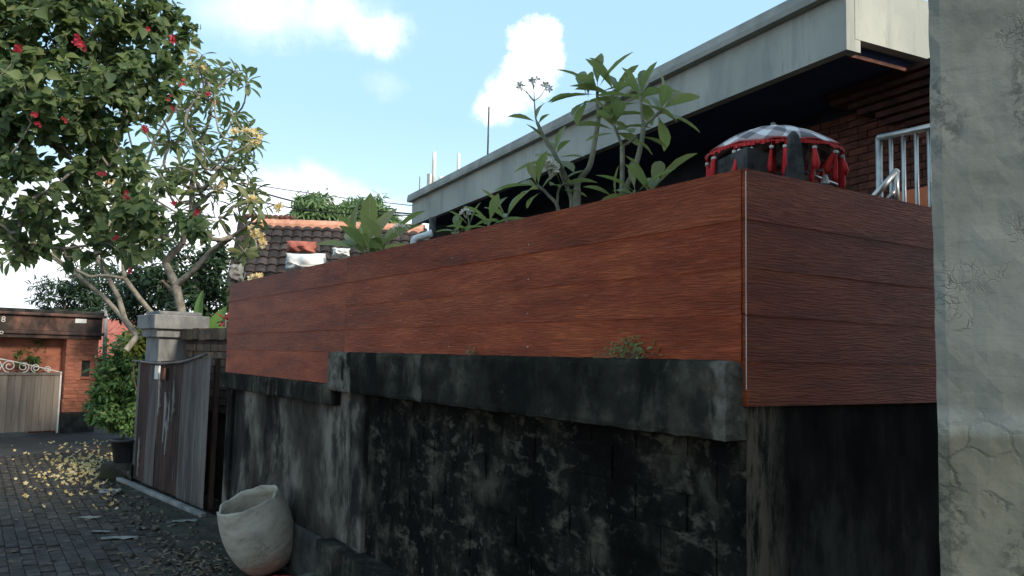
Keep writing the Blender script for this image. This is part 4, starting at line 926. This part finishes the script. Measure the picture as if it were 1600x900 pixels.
p2=frang('frangipani_shrub','two-stemmed frangipani beside the umbrella, leaves reaching over the fascia',
 [([(933,750),(935,640),(935,530)],.020,.016),([(935,530),(915,480),(900,440)],.012,.009),([(935,530),(970,510),(1000,485)],.011,.008),([(945,745),(985,640),(1015,530),(1028,440)],.022,.016),([(1028,440),(1020,380),(1015,310)],.013,.009),([(1028,440),(1070,405),(1115,365)],.014,.010)],
 [(898,432,(-.15,1),10,.17,(25,110),.02),(1000,485,(.5,.6),3,.15,(40,90),0),(1015,300,(0,1),11,.17,(30,115),0),(1118,360,(.6,.7),10,.19,(25,110),0),(940,330,(-.2,1),5,.16,(50,110),.1)],[],Y2)
Y3=wallY(1015)+.28
p3=frang('frangipani_shrub','short broad-leaved frangipani sprouting right of the two stems',[([(1060,760),(1060,720)],.016,.013),([(985,760),(990,725)],.012,.010)],
 [(1062,715,(.1,1),7,.22,(15,75),0),(990,725,(-.2,1),6,.16,(35,100),0),(900,755,(-.6,.5),3,.12,(20,80),0)],[],Y3)
Y4=wallY(780)+.3
p4=frang('frangipani_shrub','low leafy frangipani with white bud at the left of the planter',[([(425,880),(425,840)],.016,.013),([(345,900),(350,860)],.014,.012),([(262,900),(258,850),(250,830)],.010,.006),([(200,910),(200,895)],.012,.010)],
 [(425,838,(0,1),8,.17,(25,95),0),(350,860,(-.1,1),8,.16,(30,100),.03),(265,880,(0,1),5,.14,(20,90),0),(205,900,(-.4,.7),5,.15,(40,90),0)],[(248,828,.035,9,0)],None)
def z5(x,y): return ((x/4+340)-640)*2.812, ((y/4+270)-40)*2.812
def frang5(a,b): return z5(a,b)
Y5=wallY(580)+.35
w5=lambda x,y,ax,n,l,sp:(*z5(x,y),ax,n,l,sp,0)
p5=frang('frangipani_shrub','spreading frangipani with large dull leaves at the far end of the boarded wall',[([z5(950,540),z5(950,480)],.020,.017),([z5(1030,520),z5(1040,450)],.016,.013)],
 [w5(950,490,(-.1,1),13,.36,(15,95)),w5(1040,450,(.2,1),9,.30,(30,100)),w5(870,470,(-.4,.8),6,.30,(30,95))],[(*z5(1145,365),.06,8,0),(*z5(1000,420),.04,4,0)],None)
# weeds on the ledge
def weed(px,py,n,w,h,label):
    c=at(px,py,wallY(px)-.06); c.z=1.80; wd=empty('ledge_weed',c,label,'weed','weeds on the ledge'); P=[];Dd=[]
    for k in range(n):
        a=rng.normal(0,1); x=a*w*.5; hgt=abs(rng.normal(.5,.3))*h*(1-min(.8,abs(a)*.4)); q=c+uu*(-x)+Z*hgt+nn*rng.normal(0,.02)
        mb=MB().tube(cr([c+uu*(-x*.4),c+uu*(-x*.8)+Z*hgt*.6,q],3),.0012,4).build('stalk',BARK_Y,wd) if k<14 else None
        for _ in range(3): P.append(np.array(q)+rng.normal(0,.012,3)); Dd.append(rdir(1)[0]+np.array([0,0,.3]))
    F_=frames(P,Dd,np.tile([[-.4,-.6,.8]],(len(P),1))+rng.normal(0,.4,(len(P),3)),.022*rng.uniform(.7,1.4,len(P)))
    o=bpy.data.objects.new('foliage',scatter_mesh('foliage',T_SIMP[0],T_SIMP[1],F_,LEAF_F)); link(o,wd); stuff(o)
weed(980,550,55,.16,.10,'straggling green weed rooted on the ledge against the boards')
weed(740,552,14,.14,.02,'flat wisp of moss-like weed along the ledge left of the big weed')

# banana leaf and red cordyline behind the pillar
bn_=empty('banana_plant',(at(318,560,11.6).x,11.6,0),'young banana with upright light green leaves behind the gate pillar','plant')
MB().tube([(at(318,560,11.6).x,11.6,0),(at(318,560,11.6).x,11.6,1.6)],[.05,.035],10).build('stem',BARK_Y,bn_,True)
T_BAN=leaf_template([(0,.01),(.08,.06),(.25,.13),(.5,.16),(.75,.13),(.92,.06),(1,.004)],.5,.25); bme=template_mesh('banana_leaf',T_BAN,BANANA)
c=at(318,520,11.6); place_parts('leaf',bme,frames([c,c+Vector((.03,0,-.05)),c],[(-.22,-.1,1),(.45,-.05,.72),(.7,.2,.25)],[(-.5,-.85,.1),(.35,-.9,.3),(-.2,-.5,.9)],[.62,.50,.4]),bn_)
rc=empty('red_cordyline',(at(350,500,11.0).x,11.0,0),'small plant with crimson leaves at the left end of the boards','plant')
cc_=at(353,500,11.0); MB().tube([(cc_.x,11,0),cc_],[.02,.012],8).build('stem',BARK_D,rc,True)
place_parts('leaf',template_mesh('cordyline_leaf',T_PLUM,REDLEAF),whorl(cc_,(0,0,1),9,.17,(15,100)),rc)

# ================================================================ UMBRELLA SHRINE
YU=3.62; uc=at(1208,201,YU)
um=empty('ceremonial_umbrella',(uc.x,uc.y,2.33),'black and white checked ceremonial umbrella hung with red tassels','umbrella')
RU=.300; rim_z=at(1208,247,YU).z; hU=uc.z-rim_z
nseg=40; rings=10; V=[];Fc=[];UVs=[]
for i in range(rings+1):
    t=i/rings; r=RU*t; z=uc.z-hU*(t**1.8)
    for j in range(nseg):
        a=2*math.pi*j/nseg; rib=1+.020*abs(math.sin(a*6))*t; V.append((uc.x+r*rib*math.cos(a),uc.y+r*rib*math.sin(a),z+.012*t*abs(math.sin(a*6))-.0))
for i in range(rings):
    for j in range(nseg): Fc.append((i*nseg+j,i*nseg+(j+1)%nseg,(i+1)*nseg+(j+1)%nseg,(i+1)*nseg+j))
me=bpy.data.meshes.new('canopy'); me.from_pydata(V,[],Fc); me.materials.append(CANOPY); uvl=me.uv_layers.new(name='UVMap')
for pol in me.polygons:
    js=[me.loops[l].vertex_index for l in pol.loop_indices]
    for l,vi in zip(pol.loop_indices,js):
        i,j=divmod(vi,nseg); jj=j if not(j==0 and max(v%nseg for v in js)==nseg-1) else nseg
        uvl.data[l].uv=(jj/nseg,i/rings)
me.polygons.foreach_set('use_smooth',[True]*len(me.polygons)); o=bpy.data.objects.new('canopy',me); link(o,um); sd=o.modifiers.new('solid','SOLIDIFY'); sd.thickness=.004
MB().lathe([(.0,.030),(.009,.027),(.013,.019),(.009,.011),(.022,.005),(.030,-.004),(.0,-.012)],uc,14).build('finial',CONC_G,um,True)
MB().tube([(uc.x,uc.y,2.3),(uc.x,uc.y,uc.z)],.012,10).build('pole',REDC,um,True)
fr=MB()
for j in range(96):
    a=2*math.pi*j/96; L=.008+.012*rng.random(); p=Vector((uc.x+RU*1.005*math.cos(a),uc.y+RU*1.005*math.sin(a),rim_z+.008)); t=Vector((-math.sin(a),math.cos(a),0))*.0085
    fr.box(p-t-Z*L,t*2,Vector((math.cos(a),math.sin(a),0))*.002,Z*L)
fr.build('fringe',REDC,um)
for j in range(34):
    a=2*math.pi*j/34+.1*rng.normal(); rr=RU*.985; p=Vector((uc.x+rr*math.cos(a),uc.y+rr*math.sin(a),rim_z)); L=rng.uniform(.09,.18); sw=Vector((rng.normal(0,.012),rng.normal(0,.012),0))
    q=[p,p-Z*.02,p-Z*.03+sw*.3,p-Z*L*.5+sw,p-Z*L*.8+sw*1.6,p-Z*L+sw*1.3]; wd=rng.uniform(.7,1.3); ts=MB().tube(q,[.002,.003,.007*wd,.011*wd,.015*wd,.010*wd],6).build('tassel',REDC,um,True)
    MB().tube([p-Z*.018,p-Z*.03],[.010,.010],9).build('tassel_knot',WHITEM,ts,True)
# stone parapet block and shrine stones
sb=empty('stone_block',at(1155,260,3.40),'plain dark stone block at the wall corner below the umbrella','stone')
a=at(1112,236,3.42); b=at(1188,230,3.30)
q0=Vector((at(1108,236,3.62).x,3.62,2.3)); q1=Vector((at(1168,232,3.30).x,3.30,2.3)); q2=Vector((at(1196,232,3.38).x,3.38,2.3))
zt_=at(1168,228,3.30).z
rough_box(q0,(q1-q0),(q2-q1)*1.3,Z*(zt_-2.3),8,4,6,.003,STONE,'body',sb)
ss=empty('shrine_finial_stone',at(1240,260,3.45),'pointed dark stone in front of the red tassels','stone')
cq=at(1240,262,3.32); MB().add([cq+Vector(v) for v in [(-.046,-.04,-.1),(.046,-.03,-.1),(.046,.05,-.1),(-.046,.05,-.1),(-.030,-.030,.09),(.030,-.022,.09),(.030,.036,.09),(-.030,.036,.09),(-.024,-.02,.138),(.020,-.015,.138),(.020,.022,.138),(-.024,.022,.138),(-.008,-.005,.158),(.008,-.005,.158),(.008,.008,.158),(-.008,.008,.158)]],
  [(0,1,5,4),(1,2,6,5),(2,3,7,6),(3,0,4,7),(4,5,9,8),(5,6,10,9),(6,7,11,10),(7,4,8,11),(8,9,13,12),(9,10,14,13),(10,11,15,14),(11,8,12,15),(12,13,14,15),(0,3,2,1)]).build('body',STONE,ss,bevel=.006)
MB().box(cq+Vector((-.075,-.05,-.12)),(.15,.012,0),(-.01,.12,0),(0,0,.035)).build('foot',STONE,ss,bevel=.004)
of=empty('offering_stand',at(1270,275,3.5),'little dark offering rack with white bells beside the tassels','stand')
MB().tube([at(1225,256,3.45),at(1314,291,3.62)],.007,8).build('bar',STEEL,of,True); MB().tube([at(1214,270,3.42),at(1300,292,3.58)],.006,8).build('bar',STONE,of,True)
MB().box(at(1215,278,3.5),(.12,.05,0),(-.02,.1,0),(0,0,.03)).build('tray',STONE,of,bevel=.004)
for px,py in ((1246,272),(1268,262),(1289,282)):
    c=at(px,py,3.46); MB().lathe([(.001,.028),(.010,.024),(.014,.008),(.019,-.012),(.021,-.016),(.0,-.016)],c,12).build('bell',PLASTW if px!=1268 else CONC_G,of,True)
for px in (1222,1256,1282,1305):
    c=at(px,262+ (px-1222)*.36,3.5); MB().tube([c,c-Z*.08],.005,6).build('leg',STONE,of)

# ================================================================ STREET OBJECTS
pc=Wp(4.95,.30,0)
tp_=at(419,884,6.6); pc=Vector((tp_.x,6.70,0.0))
axis=Vector((-.31,-.26,1)).normalized(); q=axis.to_track_quat('Z','Y').to_matrix().to_4x4()
pot=empty('broken_pot',pc,'large cream water pot with broken rim leaning by the wall','pot')
from mathutils import noise as mn
nsg=64; Hh=.66
prof=[(.0,.0),(.10,.0),(.16,.012),(.205,.05),(.245,.12),(.278,.21),(.297,.31),(.302,.40),(.296,.49),(.281,.58),(.268,.64),(.262,Hh)]
def rimz(a): return .012*mn.noise(Vector((math.cos(a)*2.2,math.sin(a)*2.2,1)))+.006*mn.noise(Vector((math.cos(a)*9,math.sin(a)*9,4)))-.045*max(0,1-abs(((a-4.15+math.pi)%(2*math.pi))-math.pi)/.28)-.02*max(0,1-abs(((a-.55+math.pi)%(2*math.pi))-math.pi)/.2)
V=[];Fc=[]; full=prof+[(.246,Hh-.004),(.252,.60),(.268,.52),(.278,.40),(.268,.28),(.22,.14),(.10,.07),(.0,.065)]
for r,z in full:
    for j in range(nsg):
        a=2*math.pi*j/nsg; k=1+.006*mn.noise(Vector((math.cos(a)*1.5,math.sin(a)*1.5,z*4)))
        zz_=z+(rimz(a) if z>Hh-.01 else rimz(a)*.8 if z>.59 and z<.65 else 0); V.append((r*k*math.cos(a),r*k*math.sin(a),zz_))
for i in range(len(full)-1):
    for j in range(nsg): Fc.append((i*nsg+j,i*nsg+(j+1)%nsg,(i+1)*nsg+(j+1)%nsg,(i+1)*nsg+j))
MB().add(V,Fc).build('vessel',POTM,pot,True,mw=Matrix.Translation(pc+Vector((0,0,.035)))@q@Matrix.Scale(.93,4))
# bucket on block
bq=gz(178,752); bs=empty('stone_step_block',bq,'rough mossy block under the black plant tub','block')
rough_box((bq.x-.22,bq.y+.02,-.03),(.44,0,0),(0,.36,0),(0,0,.26),5,4,3,.015,MOSSCON,'body',bs)
bc=Vector((bq.x+.02,bq.y+.20,.235)); bu=empty('plant_tub',bc,'round black plastic tub standing on a block by the gate','bucket')
MB().lathe([(.0,0),(.125,0),(.130,.01),(.172,.27),(.190,.272),(.192,.305),(.180,.307),(.165,.28),(.125,.03),(.0,.03)],bc,28).build('tub',BLACKP,bu,True)
MB().lathe([(.0,.24),(.158,.235)],bc,20).build('soil',EARTH,bu,True)
# fallen blossoms
fb=MB()
for k in range(400):
    if rng.random()<.82: px,py=rng.normal(138,34)-abs(rng.normal(0,10)),rng.normal(728,17)
    else: px,py=rng.uniform(0,220),rng.uniform(690,800)
    if py<686 or px<-30 or px>225 or py>810 or px>205-(py-730)*.3*0: continue
    g_=gz(px,py); 
    if (g_-Vector((bq.x,bq.y+.2,0))).length<.28: continue
    flower_mb(fb,g_+Vector((0,0,.008+.012*rng.random())),(rng.normal(0,.7),rng.normal(-.25,.7),1),rng.uniform(.018,.034),5,.5)
o=fb.build('fallen_blossoms',YELF); stuff(o); tag(o,'yellow blossoms fallen in a drift on the paving by the tub','fallen flowers')
# broken mortar crumbs along the apron
P=[];Sc=[]
for k in range(420):
    t=rng.random(); q_=Vector((-5.2,11.2,0)).lerp(Wp(3.6,.35,0),t)+nn*rng.normal(.28,.16)
    if (q_-Cn).dot(nn)<.3 and t>.6: continue
    if (q_-Vector((-1.97,6.7,0))).length<.25 or (q_-D0).dot(dn)<.22: continue
    P.append((q_.x,q_.y,.004)); Sc.append(abs(rng.normal(.008,.010))+.004)
cv=[(-1,-.8,0),(.9,-1,0),(1.1,.8,0),(-.8,1,0),(-.6,-.5,.8),(.5,-.6,.7),(.6,.5,.9),(-.5,.6,.6)]; cf=[(0,3,2,1),(4,5,6,7),(0,1,5,4),(1,2,6,5),(2,3,7,6),(3,0,4,7)]
o=bpy.data.objects.new('mortar_crumbs',scatter_mesh('mortar_crumbs',cv,cf,frames(P,rng.normal(0,1,(len(P),3))*np.array([1,1,.1]),np.tile([[0,0,1.]],(len(P),1)),Sc),PATCH)); link(o); stuff(o); tag(o,'pale broken mortar crumbs strewn along the mossy apron','rubble')
# leaf litter
P=[];Dd=[]
for k in range(900):
    c_=rng.random()
    if c_<.35: px,py=rng.normal(310,45),rng.normal(885,16)
    elif c_<.55: px,py=rng.normal(430,25),rng.normal(890,10)
    elif c_<.8: px,py=rng.normal(170,60),rng.normal(740,28)
    else: px,py=rng.uniform(0,420),rng.uniform(720,899)
    g_=gz(px,py)
    if (g_-Cn).dot(nn)<.10 or py<690 or py>930: continue
    if (g_-Vector((bq.x,bq.y+.2,0))).length<.3: continue
    if (g_-pc).length<.2: continue
    P.append(np.array(g_)+[0,0,.006+.01*rng.random()]); Dd.append((rng.normal(),rng.normal(),.15*rng.normal()))
F_=frames(P,Dd,np.tile([[0,0,1.]],(len(P),1))+rng.normal(0,.3,(len(P),3)),.055*rng.uniform(.5,1.4,len(P)))
o=bpy.data.objects.new('leaf_litter',scatter_mesh('leaf_litter',T_SIMP[0],T_SIMP[1],F_,DRYL)); link(o); stuff(o); tag(o,'dry brown leaves scattered over the dark paving','leaf litter')
def scrap(px,py,w,d,rot,label,seed):
    c=gz(px,py); nx=8; V=[];Fc=[]; R_=Matrix.Rotation(rot,3,'Z')
    for s in (0,1):
        for i in range(nx+1):
            for j in range(5):
                a=i/nx-.5;b=j/4-.5; e=1+.25*mn.noise(Vector((a*5+seed,b*5,seed)))
                V.append(c+R_@Vector((a*w*e,b*d*e,0))+Z*(.010+.010*mn.noise(Vector((a*4,b*4+seed,9)))+(.0 if s else .003)))
    for i in range(nx):
        for j in range(4):
            q_=i*5+j; m5=(nx+1)*5; Fc+=[(q_,q_+5,q_+6,q_+1),(m5+q_,m5+q_+1,m5+q_+6,m5+q_+5)]
    tag(MB().add(V,Fc).build('paper_scrap',PAPER,None,True),label,'litter','scraps on the paving')
scrap(172,768,.24,.34,.5,'pale grey slab of card by the foot of the black tub block',1)
scrap(187,842,.30,.10,.25,'longest white paper strip lying on the dark paving',2)
scrap(140,810,.18,.11,.1,'faint grey scrap left of the mossy apron, farthest out on paving',3)
scrap(156,832,.18,.06,.0,'thin grey scrap just above the longest paper strip',4)
scrap(288,815,.24,.12,.4,'torn white scrap near the foot of the sheet gate',5)
scrap(222,826,.12,.06,-.5,'small curled white scrap between the gate and the paper strip',6)
rr_=crumple('red_ribbon',440,884,40,22,6.35,REDC,'crumpled red cloth strip beside the base of the pot','cloth',5.5)
dz_=.03-min(v.co.z for v in rr_.data.vertices)
for v in rr_.data.vertices: v.co.z=.012+(v.co.z+dz_-.03)*.45
S.render.engine='CYCLES'
